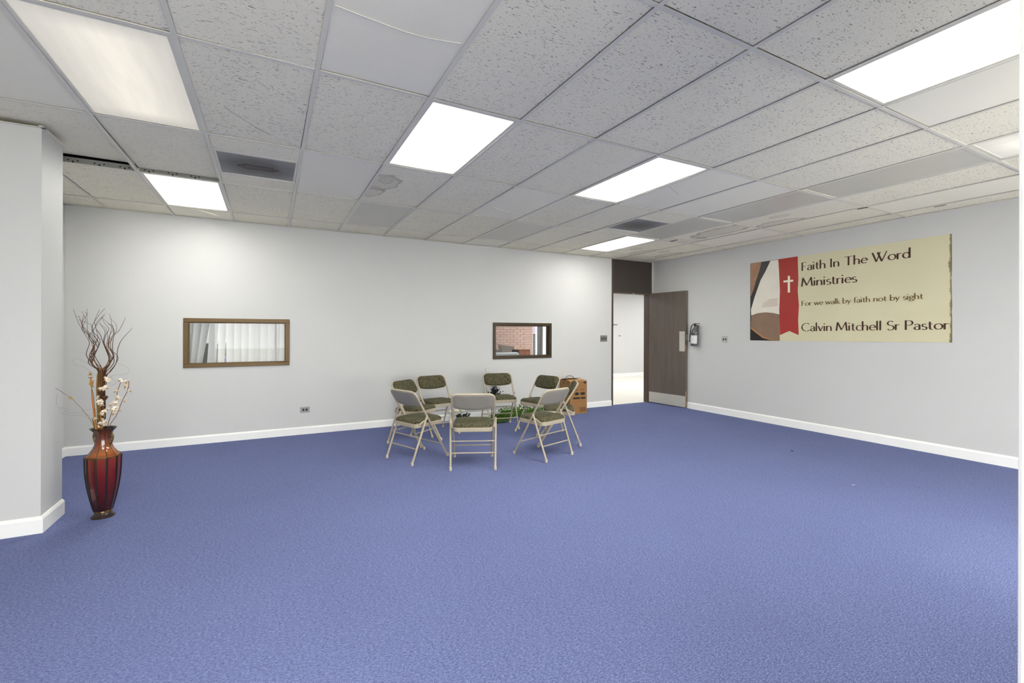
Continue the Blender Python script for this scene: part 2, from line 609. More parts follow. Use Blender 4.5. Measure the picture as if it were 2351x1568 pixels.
WIN1 = (-0.880, 0.214, 0.942, 1.494)
WIN2 = (3.198, 4.268, 0.942, 1.490)
DOOR = (5.612, 6.612, 0.0, HC)
struct('floor', MB().box(XL - .1, XR + .1, YF - .1, YB + .05, -.06, 0), M['carpet'], 'blue speckled carpet covering the big room floor', 'floor')
struct('wall_back', holes_wall(XL2 - .1, XR + .12, 0, HC + .12, [WIN1, WIN2, DOOR], YB, YB + .12), M['wall'],
       'white painted wall with two interior windows and a doorway', 'wall')
struct('wall_right', MB().box(XR, XR + .12, YF, YB, 0, HC + .12), M['wall'], 'white painted wall that carries the banner', 'wall')
struct('wall_left', MB().box(XL2 - .12, XL2, 4.58, YB, 0, HC + .12), M['wall'], 'white wall of the recess behind the column', 'wall')
struct('wall_column', MB().box(XL, -1.358, 4.22, 4.58, 0, HC), M['wall'], 'white square-edged wall end beside the tall vase', 'column')
struct('wall_side', MB().box(XL - .12, XL, YF, 4.58, 0, HC + .12), M['wall'], 'plain white wall on the open side of the room', 'wall')
struct('wall_front', holes_wall(XL - .12, XR + .12, 0, HC + .12, [(-1.4, 6.5, .1, 2.5)], YF - .12, YF), M['wall'], 'plain white wall opposite the interior windows', 'wall')
struct('wall_partition', MB().box(.782, 3.3, .07, .20, 0, HC), M['trim'], 'white free-standing wall pier facing the banner wall', 'wall', None, .004)


def storefront(name, loc, rz, width, h, n, label):
    r_ = thing(name, label, 'window', loc, rz, None, 'structure')
    part('frame_rail', MB().box(0, width, -.03, .03, 0, .05), M['trim'], r_)
    part('frame_rail', MB().box(0, width, -.03, .03, h - .05, h), M['trim'], r_)
    for k in range(n + 1):
        x = width * k / n
        part('mullion', MB().box(max(0, x - .025), min(width, x + .025), -.03, .03, .05, h - .05), M['trim'], r_)
        if k < n:
            part('pane', MB().box(x + .025, x + width / n - .025, -.003, .003, .05, h - .05), M['glass'], r_)


storefront('added_storefront', (-1.4, YF - .06, .1), 0, 7.9, 2.4, 5, 'added unseen storefront glazing for daylight, opposite the interior windows')  # invented glazing, put here to bring daylight into the room
struct('bounce_apron', MB().box(-25, 30, -30, YF - .13, -.12, -.06), M['concrete'], 'added unseen pale concrete apron bouncing daylight in through the storefront', 'pavement')  # made-up apron, kept pale to bounce daylight up to the ceiling


def baseboard(name, pts, label, h=.1, d=.014):
    """pts along the wall foot, the room on the left hand side"""
    mb = MB()
    P = [Vector((*p, 0)) for p in pts]
    prof = [(0, 0), (d, 0), (d, h * .82), (d * .55, h * .95), (0, h)]
    rings = []
    for i, p in enumerate(P):
        d0 = (P[i] - P[i - 1]).normalized() if i else (P[1] - P[0]).normalized()
        d1 = (P[i + 1] - P[i]).normalized() if i < len(P) - 1 else d0
        n0, n1 = Vector((-d0.y, d0.x, 0)), Vector((-d1.y, d1.x, 0))
        nn = (n0 + n1).normalized()
        nn = nn / max(.3, nn.dot(n0))
        rings.append([p + nn * a + Vector((0, 0, b)) for a, b in prof])
    k = len(prof)
    fs = [(i * k + j, i * k + (j + 1) % k, (i + 1) * k + (j + 1) % k, (i + 1) * k + j) for i in range(len(P) - 1) for j in range(k)]
    fs += [tuple(range(k)), tuple(range((len(P) - 1) * k, len(P) * k))]
    mb.add([q for R in rings for q in R], fs)
    return struct(name, mb, M['trim'], label, 'baseboard')


baseboard('baseboard_back', [(5.61, YB), (XL2, YB), (XL2, 4.58)], 'white baseboard under the interior windows')
baseboard('baseboard_right', [(XR, .2), (XR, YB)], 'white baseboard under the banner wall', .115)
baseboard('baseboard_column', [(-1.358, 4.58), (-1.358, 4.22), (XL, 4.22)][::1], 'white baseboard wrapping the wall end by the vase', .112, .016)

# ------------------------------------------------------------------ ceiling: deck, tees, tiles
ceil = struct('ceiling', MB().box(XL - .1, XR + .1, YF - .1, YB + .1, HC + .125, HC + .2), M['plenum'],
              'suspended ceiling of white acoustic tiles in a metal grid', 'ceiling')
TW = .024


def tee(x0, x1, y0, y1):
    along_y = x1 - x0 < .1
    z = HC if along_y else HC + .0006
    xm, ym = (x0 + x1) / 2, (y0 + y1) / 2
    mb = MB().box(x0, x1, y0, y1, z, HC + .0028 + (0 if along_y else .0004))
    mb.box(*((xm - .001, xm + .001, y0, y1) if along_y else (x0, x1, ym - .001, ym + .001)), HC + .0032, HC + .035)
    return part('ceiling_tee', mb, M['tee'], ceil)


for i in range(-4, 12):
    x = CX(i)
    tee(x - TW / 2, x + TW / 2, YF, YB if i >= -2 else 4.22)
for j in range(-2, 5):
    y = CY(j)
    tee(XL if y < 4.2 else XL2, XR, y - TW / 2, y + TW / 2)
# wall angle mouldings
for (x0, x1, y0, y1) in ((XL2, XR, YB - .022, YB), (XR - .022, XR, .2, YB), (XL2, XL2 + .022, 4.58, YB), (-1.358, -1.336, 4.17, 4.66), (XL, -1.336, 4.198, 4.22)):
    part('ceiling_moulding', MB().box(x0, x1, y0, y1, HC - .001, HC + .003), M['tee'], ceil)

LIGHTS = {(-1, 1): ('w', 'cream tinted lit ceiling light panel near the white wall end'),
          (2, 1): ('l', 'bright square-looking ceiling light panel between fissured tiles, in line with the stained tile'),
          (-1, 3): ('d', 'lit ceiling light panel beside the metal strip with slots, above the vase'),
          (5, 1): ('l', 'lit ceiling light panel two tiles from the dark diffuser by the door'),
          (8, 3): ('d', 'lit ceiling light panel nearest the brown door'),
          (5, -1): ('l', 'large bright ceiling light panel beside the white wall pier'),
          (8, -1): ('w', 'yellowish lit ceiling light panel close to the banner wall'),
          (2, -1): ('w', 'cream lit ceiling light panel overhead of the empty carpet'),
          (-1, -1): ('l', 'added unseen lit ceiling light panel over the entrance side'),  # the unseen panels are added to brighten the room
          (2, -3): ('l', 'added unseen lit ceiling light panel behind the pier line'),
          (5, -3): ('l', 'added unseen lit ceiling light panel past the pier, far side'),
          (-1, -3): ('l', 'added unseen lit ceiling light panel behind the entrance'),
          (2, 3): ('o', 'unlit grey ceiling light panel past the water-stained tile'),
          (5, 3): ('o', 'unlit grey ceiling light panel above the interior window with brick view'),
          (8, 1): ('o', 'unlit grey ceiling light panel between two other unlit panels'),
          (8, 0): ('o', 'long unlit grey ceiling light panel next to the yellowish lit panel'),
          (8, 2): ('o', 'unlit grey ceiling light panel beside the dark diffuser')}
VENTS = {(0, 2): ('square dirty ceiling air vent with a dark dumbbell-shaped grille, above the first interior window', 4.09, 4.685),
         (7, 2): ('dark dirty ceiling air vent between white tiles near the brown door', 4.145, 4.77)}
PLAIN = {(1, 0), (1, 2), (6, -1), (7, 1), (4, 2), (-2, 1), (10, 0), (10, 2), (-1, 4)}
FAINT = {(4, 1), (-1, 2), (-2, 2), (6, 2), (8, 4), (7, 3), (6, 3), (9, 4), (10, 1), (-2, 4), (3, 4), (4, 4), (5, 4), (0, 4), (1, 4), (2, 4)}
SPEC = {(0, 1): 'scuffed', (2, 2): 'stain_a', (9, 2): 'stain_b', (9, 1): 'stain_c', (10, 3): 'stain_c', (9, 3): 'stain_c', (6, 1): 'crack', (5, 4): 'plain'}
tile_cache = {}


def tile_mesh(wx, wy, mat, sag):
    key = (round(wx, 3), round(wy, 3), mat.name, sag)
    if key not in tile_cache:
        mb = MB()
        nx, ny = 4, 6
        vs_ = []
        for top in (0, 1):
            for b in range(ny + 1):
                for a in range(nx + 1):
                    u, v_ = a / nx * 2 - 1, b / ny * 2 - 1
                    z = -sag * .001 * (1 - u * u) * (1 - v_ * v_)
                    vs_.append((u * wx / 2, v_ * wy / 2, z + .014 * top))
        k = (nx + 1) * (ny + 1)
        fs = []
        for b in range(ny):
            for a in range(nx):
                i0 = b * (nx + 1) + a
                fs.append((i0, i0 + nx + 1, i0 + nx + 2, i0 + 1))
        fs.append((k, k + nx, 2 * k - 1, 2 * k - 1 - nx))
        per = [a for a in range(nx + 1)] + [b * (nx + 1) + nx for b in range(1, ny + 1)] + [ny * (nx + 1) + a for a in range(nx - 1, -1, -1)] + [b * (nx + 1) for b in range(ny - 1, 0, -1)]
        for q in range(len(per)):
            a, b = per[q], per[(q + 1) % len(per)]
            fs.append((a, b, b + k, a + k))
        mb.add(vs_, fs)
        me = bpy.data.meshes.new('ceiling_tile')
        me.from_pydata(mb.v, [], mb.f)
        bm = bmesh.new()
        bm.from_mesh(me)
        bmesh.ops.recalc_face_normals(bm, faces=bm.faces)
        bm.to_mesh(me)
        bm.free()
        me.materials.append(mat)
        tile_cache[key] = me
    return tile_cache[key]


def put_tile(x0, x1, y0, y1, mat, sag=0, tilt=(0, 0), lift=0.0):
    g = .0112
    me = tile_mesh(x1 - x0 - 2 * g, y1 - y0 - 2 * g, mat, sag)
    return link('ceiling_tile', me, ceil, ((x0 + x1) / 2 + random.uniform(-.003, .003), (y0 + y1) / 2 + random.uniform(-.004, .004), HC + .004 + lift), (tilt[0], tilt[1], random.uniform(-.004, .004)))


light_defs = []
for i in range(-5, 12):
    for j in range(-3, 5):
        x0, x1 = CX(i), min(CX(i + 1), XR)
        y0, y1 = CY(j), min(CY(j + 1), YB)
        if j >= 2 and i <= -3:
            if i < -3 or j >= 3:
                if i == -3 and j >= 3:
                    x0 = XL2
                else:
                    if j >= 3:
                        continue
                    if j == 2 and i < -3:
                        y1 = 4.22
            elif j == 2:
                pass
        if j >= 3 and i < -3:
            continue
        if x1 - x0 < .05 or y1 - y0 < .05:
            continue
        if (i, j) in LIGHTS:
            light_defs.append(((x0 + x1) / 2, (y0 + y1) / 2, *LIGHTS[(i, j)]))
            continue
        mk = SPEC.get((i, j)) or ('plain' if (i, j) in PLAIN else 'fiss_soft' if (i, j) in FAINT else 'fiss')
        if (i, j) in VENTS:
            _, va, vb = VENTS[(i, j)]
            put_tile(x0, x1, y0, va, M['fiss_soft'])
            put_tile(x0, x1, vb, y1, M['fiss_soft'])
            for yy in (va, vb):
                tee(x0, x1, yy - TW / 2, yy + TW / 2)
            continue
        sag = {(4, 2): 14, (9, 2): 16, (9, 3): 10, (10, 1): 8, (1, 0): 6, (6, 1): 10}.get((i, j), random.choice((0, 0, 2, 4)))
        tilt = (random.uniform(-.004, .004), random.uniform(-.004, .004))
        lift = .003
        if (i, j) == (-2, 2):
            tilt, lift = (.052, .012), .036
        if (i, j) == (-1, 2):
            tilt, lift = (.022, 0), .017
        put_tile(x0, x1, y0, y1, M[mk], sag, tilt, lift)
# exposed tee web with slots, and torn tile facing
wb = part('tee_web', MB().box(XL2, CX(-1) - .013, CY(3) - .003, CY(3) - .001, HC + .0025, HC + .05).box(CX(-1) + .013, CX(0) - .013, CY(3) - .003, CY(3) - .001, HC + .0025, HC + .034), M['galv'], ceil)
for k in range(7):
    x = -1.58 + .165 * k
    if abs(x - CX(-1)) < .03:
        continue
    part('slot', MB().box(x - .005, x + .005, CY(3) - .0045, CY(3) - .003, HC + .006, HC + .022).box(x - .035, x - .025, CY(3) - .0045, CY(3) - .003, HC + .02, HC + .03)
         .box(x + .025, x + .035, CY(3) - .0045, CY(3) - .003, HC + .02, HC + .03), M['slot'], wb)
mb = MB()
flap = catmull([(-.80, 6.195, HC - .001), (-.70, 6.20, HC - .006), (-.60, 6.24, HC - .02), (-.52, 6.30, HC - .03)], 5)
for a, b in zip(flap, flap[1:]):
    n = len(mb.v)
    wa = .03
    mb.add([a, b, b + Vector((.02, wa, .004)), a + Vector((.02, wa, .004)), a + Vector((0, 0, .003)), b + Vector((0, 0, .003)), b + Vector((.02, wa, .007)), a + Vector((.02, wa, .007))],
           [(0, 1, 2, 3), (4, 7, 6, 5), (0, 4, 5, 1), (3, 2, 6, 7)])
part('torn_facing', mb, M['plain'], ceil)
mb = MB()
mb.add([(4.82, 6.19, HC + .001), (5.15, 6.22, HC - .02), (5.2, 6.40, HC - .012), (4.85, 6.42, HC + .001)], [(0, 1, 2, 3)])
part('tile_seam', MB().tube(catmull([(.24, 2.042, HC + .001), (.404, 2.054, HC - .003), (.601, 2.065, HC - .003), (.80, 2.033, HC + .001)], 5), .0018, 6), M['tee'], ceil)
part('tile_seam', MB().tube(catmull([(2.075, 4.45, HC + .001), (2.20, 4.54, HC - .006), (2.36, 4.59, HC - .010), (2.50, 4.585, HC - .010), (2.60, 4.56, HC - .004)], 5), .0018, 6), M['tee'], ceil)
# bent tile corner over the door side
for (x, y, sx, sy) in ((5.31, 4.9, .018, .07), (5.725, 2.64, .018, .05), (6.35, 2.2, .012, .05)):
    part('crack', MB().box(x - sx, x + sx, y - sy, y + sy, HC - .0012, HC - .0004), M['slot'] if sx > .012 else M['pod'], ceil)

# ------------------------------------------------------------------ ceiling lights
def make_light(kind):
    root = link('ceiling_light', None)
    root.empty_display_size = .1
    hx, hy = .6096 / 2 - .013, 1.18977 / 2 - .013
    mb = MB()
    fw = .02
    mb.box(-hx, hx, -hy, -hy + fw, 0, .012).box(-hx, hx, hy - fw, hy, 0, .012).box(-hx, -hx + fw, -hy + fw, hy - fw, 0, .012).box(hx - fw, hx, -hy + fw, hy - fw, 0, .012)
    part('frame', mb, M['tee'], root, None, .002, 1)
    part('lens', MB().box(-hx + fw, hx - fw, -hy + fw, hy - fw, .004, .007), {'l': M['lens'], 'w': M['lens_warm'], 'o': M['lens_off'], 'c': M['lens_cool'], 'd': M['lens_dim']}[kind], root)
    part('housing', MB().box(-hx, hx, -hy, hy, .08, .083).box(-hx, hx, -hy, -hy + .002, .012, .08).box(-hx, hx, hy - .002, hy, .012, .08)
         .box(-hx, -hx + .002, -hy, hy, .012, .08).box(hx - .002, hx, -hy, hy, .012, .08), M['galv'], root)
    return root


protos = {}
for (x, y, kind, lab) in light_defs:
    if kind not in protos:
        protos[kind] = make_light(kind)
        o = protos[kind]
    else:
        o = copy_tree(protos[kind])
    o.location = (x, y, HC + .0035)
    tag(o, lab, 'ceiling light', 'fluorescent ceiling light panels')

for (i, j), (lab, va, vb) in VENTS.items():
    x0, x1 = CX(i) + .013, CX(i + 1) - .013
    y0, y1 = va + .013, vb - .013
    cxv, cyv = (x0 + x1) / 2, (y0 + y1) / 2
    r = thing('air_vent', lab, 'air vent', (cxv, cyv, HC + .003), 0, 'ceiling air vents')
    hx, hy = (x1 - x0) / 2, (y1 - y0) / 2
    fw = .018
    part('frame', MB().box(-hx, hx, -hy, -hy + fw, 0, .012).box(-hx, hx, hy - fw, hy, 0, .012).box(-hx, -hx + fw, -hy + fw, hy - fw, 0, .012).box(hx - fw, hx, -hy + fw, hy - fw, 0, .012), M['tee'], r, None, .002, 1)
    part('grille', MB().box(-hx + fw, hx - fw, -hy + fw, hy - fw, .005, .008), M['grille'], r)
    if i == 0:
        mb = MB()
        mb.box(-.11, .12, -.04, -.012, .0005, .005).box(-.11, .12, .05, .078, .0005, .005)
        mb.lathe([(.032, 0), (.032, .0045)], 16, (-.12, .02, .0005)).lathe([(.032, 0), (.032, .0045)], 16, (.13, .02, .0005))
        part('damper_bar', mb, M['grille_bar'], r, None, .002, 1)
    part('duct', MB().box(-hx, hx, -hy, hy, .08, .083).box(-hx, hx, -hy, -hy + .002, .012, .08).box(-hx, hx, hy - .002, hy, .012, .08), M['galv'], r)

# ------------------------------------------------------------------ windows in the back wall
def make_window(name, W, mat, label):
    x0, x1, z0, z1 = W
    r = thing(name, label, 'window', ((x0 + x1) / 2, YB, z0), 0, None, 'structure')
    hw, h = (x1 - x0) / 2, z1 - z0
    fo, fi = .022, .026       # casing outside / inside the opening
    def bar(nm, a, b, c, d):
        part(nm, MB().box(a, b, -.016, .10, c, d), mat, r, None, .003, 1)
    bar('frame_head', -hw - fo, hw + fo, h - fi, h + fo)
    bar('frame_sill', -hw - fo, hw + fo, -fo, fi - .004)
    bar('frame_side', -hw - fo, -hw + fi, fi - .004, h - fi)
    bar('frame_side', hw - fi, hw + fo, fi - .004, h - fi)
    part('pane', MB().box(-hw + fi, hw - fi, .055, .060, fi - .004, h - fi), M['glass'], r)
    part('glazing_bead', MB().box(-hw + fi, hw - fi, .035, .054, fi - .004, fi + .006).box(-hw + fi, hw - fi, .035, .054, h - fi - .01, h - fi)
         .box(-hw + fi, -hw + fi + .01, .035, .054, fi + .006, h - fi - .01).box(hw - fi - .01, hw - fi, .035, .054, fi + .006, h - fi - .01), mat, r)
    return r


make_window('window_1', WIN1, M['brass'], 'brass framed interior window with white vertical blinds behind')
make_window('window_2', WIN2, M['bronze_dark'], 'dark bronze framed interior window looking at pink brick')

# ------------------------------------------------------------------ door
r = thing('door_1', 'dark brown door standing open with steel plates under a brown transom', 'door', (5.612, YB, 0), 0, None, 'structure')
part('transom_panel', MB().box(.03, .97, -.006, .08, 2.118, HC - .004), M['transom'], r, None, .002, 1)
part('frame_jamb', MB().box(0, .036, -.012, .12, 0, HC - .004), M['door_frame'], r, None, .003, 1)
part('frame_jamb', MB().box(.898, 1.0, -.012, .105, 0, 2.118).box(.97, 1.0, -.012, .105, 2.118, HC - .004), M['door_frame'], r, None, .003, 1)
part('frame_head', MB().box(.036, .898, -.010, .12, 2.092, 2.118), M['door_frame'], r, None, .003, 1)
part('strike', MB().box(.50, .56, -.013, -.010, 2.098, 2.106), M['steel'], r)
th = math.atan2(5.83 - 6.665, 6.606 - 6.525)
leaf = part('leaf', MB().box(0, .845, -.022, .022, .012, 2.112), M['door'], r, None, .003, 1)
leaf.location = (6.545 - 5.612, -.006, 0)
leaf.rotation_euler = (0, 0, th)
for nm, a, b, c, d in (('push_plate', .705, .82, 1.02, 1.38), ('kick_plate', .02, .83, .015, .215)):
    part(nm, MB().box(a, b, -.0245, -.0218, c, d), M['steel'], leaf, None, .001, 1)
mb = MB()
mb.lathe([(.019, 0), (.019, .008), (.012, .012)], 16)
o = part('lock_cylinder', mb, M['steel'], leaf, 40)
o.location = (.785, -.0245, 1.315)
o.rotation_euler = (PI / 2, 0, 0)
part('latch', MB().box(.844, .8475, -.012, .012, 1.22, 1.32), M['steel'], leaf)
part('chipped_edge', MB().box(.834, .8465, -.0228, -.020, .03, .30).box(.838, .8465, -.0228, -.020, 1.06, 1.14), M['bare_wood'], leaf)
for z in (.25, 1.06, 1.87):
    part('hinge', MB().lathe([(.008, 0), (.008, .09)], 10, (-.008, .0, z)), M['steel'], leaf, 40)

# ------------------------------------------------------------------ plates on the walls
def wall_plate(name, label, cat, loc, rz, w_, h_, mat, kind, n):
    r = thing(name, label, cat, loc, rz)
    part('plate', MB().box(-w_ / 2, w_ / 2, -.006, 0, -h_ / 2, h_ / 2), mat, r, None, .002, 2)
    for k in range(n):
        if kind == 'switch':
            x = (k - (n - 1) / 2) * .046
            mb = MB().box(x - .009, x + .009, -.0075, -.006, -.018, .018)
            part('toggle_slot', mb, M['black'], r)
            part('toggle', MB().add([(x - .006, -.007, -.012), (x + .006, -.007, -.012), (x + .006, -.007, .008), (x - .006, -.007, .008),
                                    (x - .004, -.022, -.018), (x + .004, -.022, -.018), (x + .004, -.018, -.006), (x - .004, -.018, -.006)],
                                   [(0, 1, 2, 3), (4, 5, 6, 7), (0, 1, 5, 4), (1, 2, 6, 5), (2, 3, 7, 6), (3, 0, 4, 7)]), M['black'], r)
        else:
            x = (k - .5) * .038
            pl = [(x + .016 * math.cos(a) * (1 if abs(math.cos(a)) < .8 else .85), .0165 * math.sin(a)) for a in [2 * PI * q / 18 for q in range(18)]]
            part('receptacle', MB().prism(pl, lambda u, v_, d: (u, d, v_), -.0085, -.006), M['black'], r)
    for sx in ((0,) if kind == 'outlet' else (-w_ / 2 + .035, w_ / 2 - .035)):
        for sz in ((0,) if kind == 'outlet' else (-.035, .035)):
            part('screw', MB().lathe([(.003, 0), (.003, .001)], 8, (0, 0, 0)), M['steel'], r).matrix_local = Matrix.Translation((sx, -.006, sz)) @ Matrix.Rotation(PI / 2, 4, 'X')
    return r


wall_plate('wall_outlet', 'grey double power outlet low on the wall between the windows', 'outlet', (.423, YB, .323), 0, .116, .074, M['plate_grey'], 'outlet', 2)
wall_plate('light_switch', 'dark grey triple light switch beside the door frame', 'light switch', (5.428, YB, 1.246), 0, .156, .113, M['plate_dark'], 'switch', 3)
wall_plate('light_switch', 'pale grey double light switch between extinguisher and banner', 'light switch', (XR, 5.055, 1.248), -PI / 2, .118, .115, M['plate_light'], 'switch', 2)

# ------------------------------------------------------------------ fire extinguisher
r = thing('fire_extinguisher', 'grey fire extinguisher with white label hung on the wall by the open door', 'extinguisher', (XR - .085, 5.60, 1.125), 0)
r.rotation_euler = (math.radians(3.0), 0, 0)
body = part('cylinder', MB().lathe([(.05, 0), (.06, .004), (.064, .014), (.064, .235), (.060, .255), (.045, .285), (.026, .315), (.018, .33), (.018, .345)], 28), M['ext'], r, 40)
part('seam_band', MB().lathe([(.0645, .205), (.066, .208), (.066, .214), (.0645, .217)], 28, cap=False), M['black'], body, 40)
lab = []
mb = MB()
for k in range(9):
    a = math.radians(150 + 110 * k / 8)
    lab += [(.0655 * math.cos(a), .0655 * math.sin(a), .045), (.0655 * math.cos(a), .0655 * math.sin(a), .185)]
mb.add(lab, [(2 * k, 2 * k + 2, 2 * k + 3, 2 * k + 1) for k in range(8)])
part('label_sheet', mb, M['paper'], body, 60, label='white instruction label')
part('valve', MB().lathe([(.016, .34), (.022, .347), (.022, .365), (.014, .372), (.014, .385)], 14), M['black'], r, 40)
part('lever', MB().box(-.012, .012, -.085, .02, .386, .397), M['black'], r, None, .002, 1)
mb = MB().tube([(0, .01, .372), (0, -.03, .366), (0, -.06, .352), (0, -.082, .338)], .0065, 8)
part('carry_handle', mb, M['black'], r, 50)
part('pin_ring', MB().tube([(0, -.02 + .012 * math.cos(a), .38 + .012 * math.sin(a)) for a in [2 * PI * q / 12 for q in range(13)]], .0015, 6), M['steel'], r, 50)
part('hose', MB().tube(catmull([(0, .014, .378), (-.004, .045, .372), (-.012, .072, .33), (-.016, .083, .24), (-.018, .086, .15), (-.018, .086, .06)], 6), .008, 10), M['black'], r, 50)
part('hose_clip', MB().box(-.03, 0, .062, .096, .115, .127), M['plate_light'], r, None, .003, 1)
part('bracket', MB().box(.062, .085, -.02, .02, .20, .36).box(.0, .085, -.006, .006, .335, .343), M['plate_dark'], r)

# ------------------------------------------------------------------ banner
BW, Z0, Z1 = 2.403, 1.238, 2.452
r = thing('banner', 'cream vinyl church banner with red ribbon, cross and brown lettering', 'banner', (XR - .001, 4.602, 0), -PI / 2)
# local: x along the wall (reading direction), z up, -y into the room
poly = [(0, Z0), (.472, Z0 + .002), (BW, Z0 + .020), (BW - .002, 1.55), (BW - .006, 1.60), (BW - .001, 1.66), (BW - .008, 1.95), (BW - .004, 2.1), (BW - .006, 2.458), (.0, 2.444)]
part('sheet', MB().prism(poly, lambda u, v_, d: (u, d, v_), -.003, 0), M['banner'], r)


def print_(name, poly, mat, lay, parent=r, label=None):
    return part(name, MB().prism(poly, lambda u, v_, d: (u, d, v_), -.003 - .0006 * lay, -.003), mat, parent, label=label)


ph = print_('photo_print', [(.002, 1.24), (.472, 1.242), (.464, 1.70), (.473, 1.98), (.447, 2.445), (.002, 2.442)], M['night'], 1, label='photo of a brown covered book')
print_('hand_print', [(.005, 2.440), (.183, 2.440), (.175, 2.40), (.147, 2.304), (.10, 2.17), (.06, 2.04), (.01, 1.921)], M['hand'], 2, ph)
print_('page_print', [(.327, 2.441), (.447, 2.440), (.459, 2.268), (.472, 1.977), (.464, 1.631), (.374, 1.655), (.252, 1.670), (.125, 1.660), (.019, 1.630), (.014, 1.722), (.076, 1.917), (.172, 2.166), (.25, 2.292)], M['page'], 2, ph)
print_('cover_print', [(.019, 1.630), (.125, 1.660), (.252, 1.670), (.374, 1.655), (.466, 1.630), (.472, 1.243), (.33, 1.262), (.222, 1.295), (.094, 1.384), (.012, 1.446)], M['cover'], 2, ph)
print_('edge_print', [(.012, 1.446), (.094, 1.384), (.222, 1.295), (.33, 1.262), (.46, 1.243), (.32, 1.252), (.21, 1.281), (.086, 1.366), (.012, 1.424)], M['gold'], 3, ph)
mb = MB()
for k in range(8):
    z = 1.86 - .0155 * k
    x0_ = .30 - .10 * min(1, k / 4) + random.uniform(-.01, .01)
    mb.prism([(x0_, z - .004), (.445, z + .006), (.445, z + .0105), (x0_, z)], lambda u, v_, d: (u, d, v_), -.0048, -.003)
part('page_text', mb, M['hand'], ph)
rb = print_('ribbon_print', [(.447, 2.446), (.728, 2.449), (.738, 2.124), (.730, 1.957), (.747, 1.747), (.737, 1.538), (.746, 1.328), (.613, 1.387), (.475, 1.326), (.464, 1.688), (.473, 1.977), (.459, 2.268)], M['ribbon'], 3, label='red ribbon with swallowtail end')
print_('cross_print', [(.588, 2.184), (.621, 2.184), (.621, 2.124), (.666, 2.124), (.666, 2.095), (.621, 2.095), (.622, 1.943), (.589, 1.943), (.588, 2.095), (.526, 2.095), (.526, 2.124), (.588, 2.124)], M['cross'], 4, rb, label='cream cross')


def arc(cx, cy, rx, ry, a0, a1, n=14):
    return [(cx + rx * math.cos(math.radians(a0 + (a1 - a0) * k / n)), cy + ry * math.sin(math.radians(a0 + (a1 - a0) * k / n))) for k in range(n + 1)]


XH = .60
G = {
    'F': (.56, [[(.06, 0), (.06, 1)], [(.06, .965), (.47, .965)], [(.06, .52), (.42, .52)]]),
    'I': (.30, [[(.1, 0), (.1, 1)]]),
    'T': (.80, [[(.02, .965), (.74, .965)], [(.38, 0), (.38, .965)]]),
    'W': (1.20, [[(.02, 1), (.33, 0)], [(.33, 0), (.62, 1)], [(.42, 1), (.74, 0)], [(.74, 0), (1.12, 1.02)]]),
    'M': (1.08, [[(.02, 0), (.13, 1)], [(.13, 1), (.48, .10)], [(.48, .10), (.86, 1)], [(.86, 1), (.96, 0)]]),
    'C': (.88, [arc(.48, .5, .45, .49, 48, 315, 24)]),
    'S': (.62, [arc(.29, .735, .22, .235, 35, 270) + arc(.29, .25, .25, .25, 90, -150)]),
    'P': (.64, [[(.06, 0), (.06, 1)], [(.06, .965), (.26, .965)] + arc(.28, .72, .27, .245, 90, -90) + [(.06, .475)]]),
    'a': (.52, [arc(.22, .41, .18, .17, 155, 0) + [(.40, 0)], [(.40, .34), (.26, .335)] + arc(.22, .165, .17, .165, 95, 300) + [(.40, .12)]]),
    'b': (.62, [[(.06, 0), (.06, 1.04)], arc(.29, .30, .23, .28, 0, 360, 22)]),
    'c': (.50, [arc(.28, .30, .24, .28, 50, 310, 18)]),
    'd': (.64, [arc(.28, .30, .23, .28, 0, 360, 22), [(.51, 0), (.51, 1.04)]]),
    'e': (.56, [[(.05, .32), (.49, .32)] + arc(.28, .30, .23, .28, 4, 315, 20)]),
    'f': (.40, [[(.15, 0), (.15, .80)] + arc(.33, .80, .18, .22, 180, 55, 8), [(.02, .57), (.34, .57)]]),
    'g': (.56, [arc(.25, .40, .19, .18, 0, 360, 18), [(.14, .25), (.09, .14), (.2, .07), (.38, .05)], arc(.25, -.11, .22, .16, 0, 360, 18), [(.38, .52), (.52, .56)]]),
    'h': (.60, [[(.06, 0), (.06, 1.04)], [(.06, .38)] + arc(.27, .38, .19, .20, 165, 0, 10) + [(.46, 0)]]),
    'i': (.25, [[(.08, 0), (.08, XH)], [(.08, .80), (.08, .90)]]),
    'k': (.50, [[(.06, 0), (.06, 1.04)], [(.08, .27), (.40, .58)], [(.15, .35), (.46, 0)]]),
    'l': (.25, [[(.08, 0), (.08, 1.04)]]),
    'n': (.60, [[(.06, 0), (.06, XH)], [(.06, .38)] + arc(.27, .38, .19, .20, 165, 0, 10) + [(.46, 0)]]),
    'o': (.64, [arc(.30, .30, .26, .28, 0, 360, 24)]),
    'r': (.40, [[(.06, 0), (.06, XH)], [(.06, .36)] + arc(.25, .38, .18, .19, 165, 60, 7)]),
    's': (.44, [arc(.21, .44, .14, .14, 40, 270) + arc(.21, .15, .16, .15, 90, -150)]),
    't': (.42, [[(.15, .80), (.15, .17)] + arc(.29, .17, .14, .16, 180, 300, 8), [(.02, .57), (.34, .57)]]),
    'v': (.52, [[(.02, XH), (.24, 0)], [(.24, 0), (.46, XH)]]),
    'w': (.80, [[(.02, XH), (.21, 0)], [(.21, 0), (.38, .56)], [(.38, .56), (.56, 0)], [(.56, 0), (.75, XH)]]),
    'y': (.52, [[(.02, XH), (.25, .02)], [(.47, XH), (.10, -.30)]]),
    ' ': (.34, []),
}


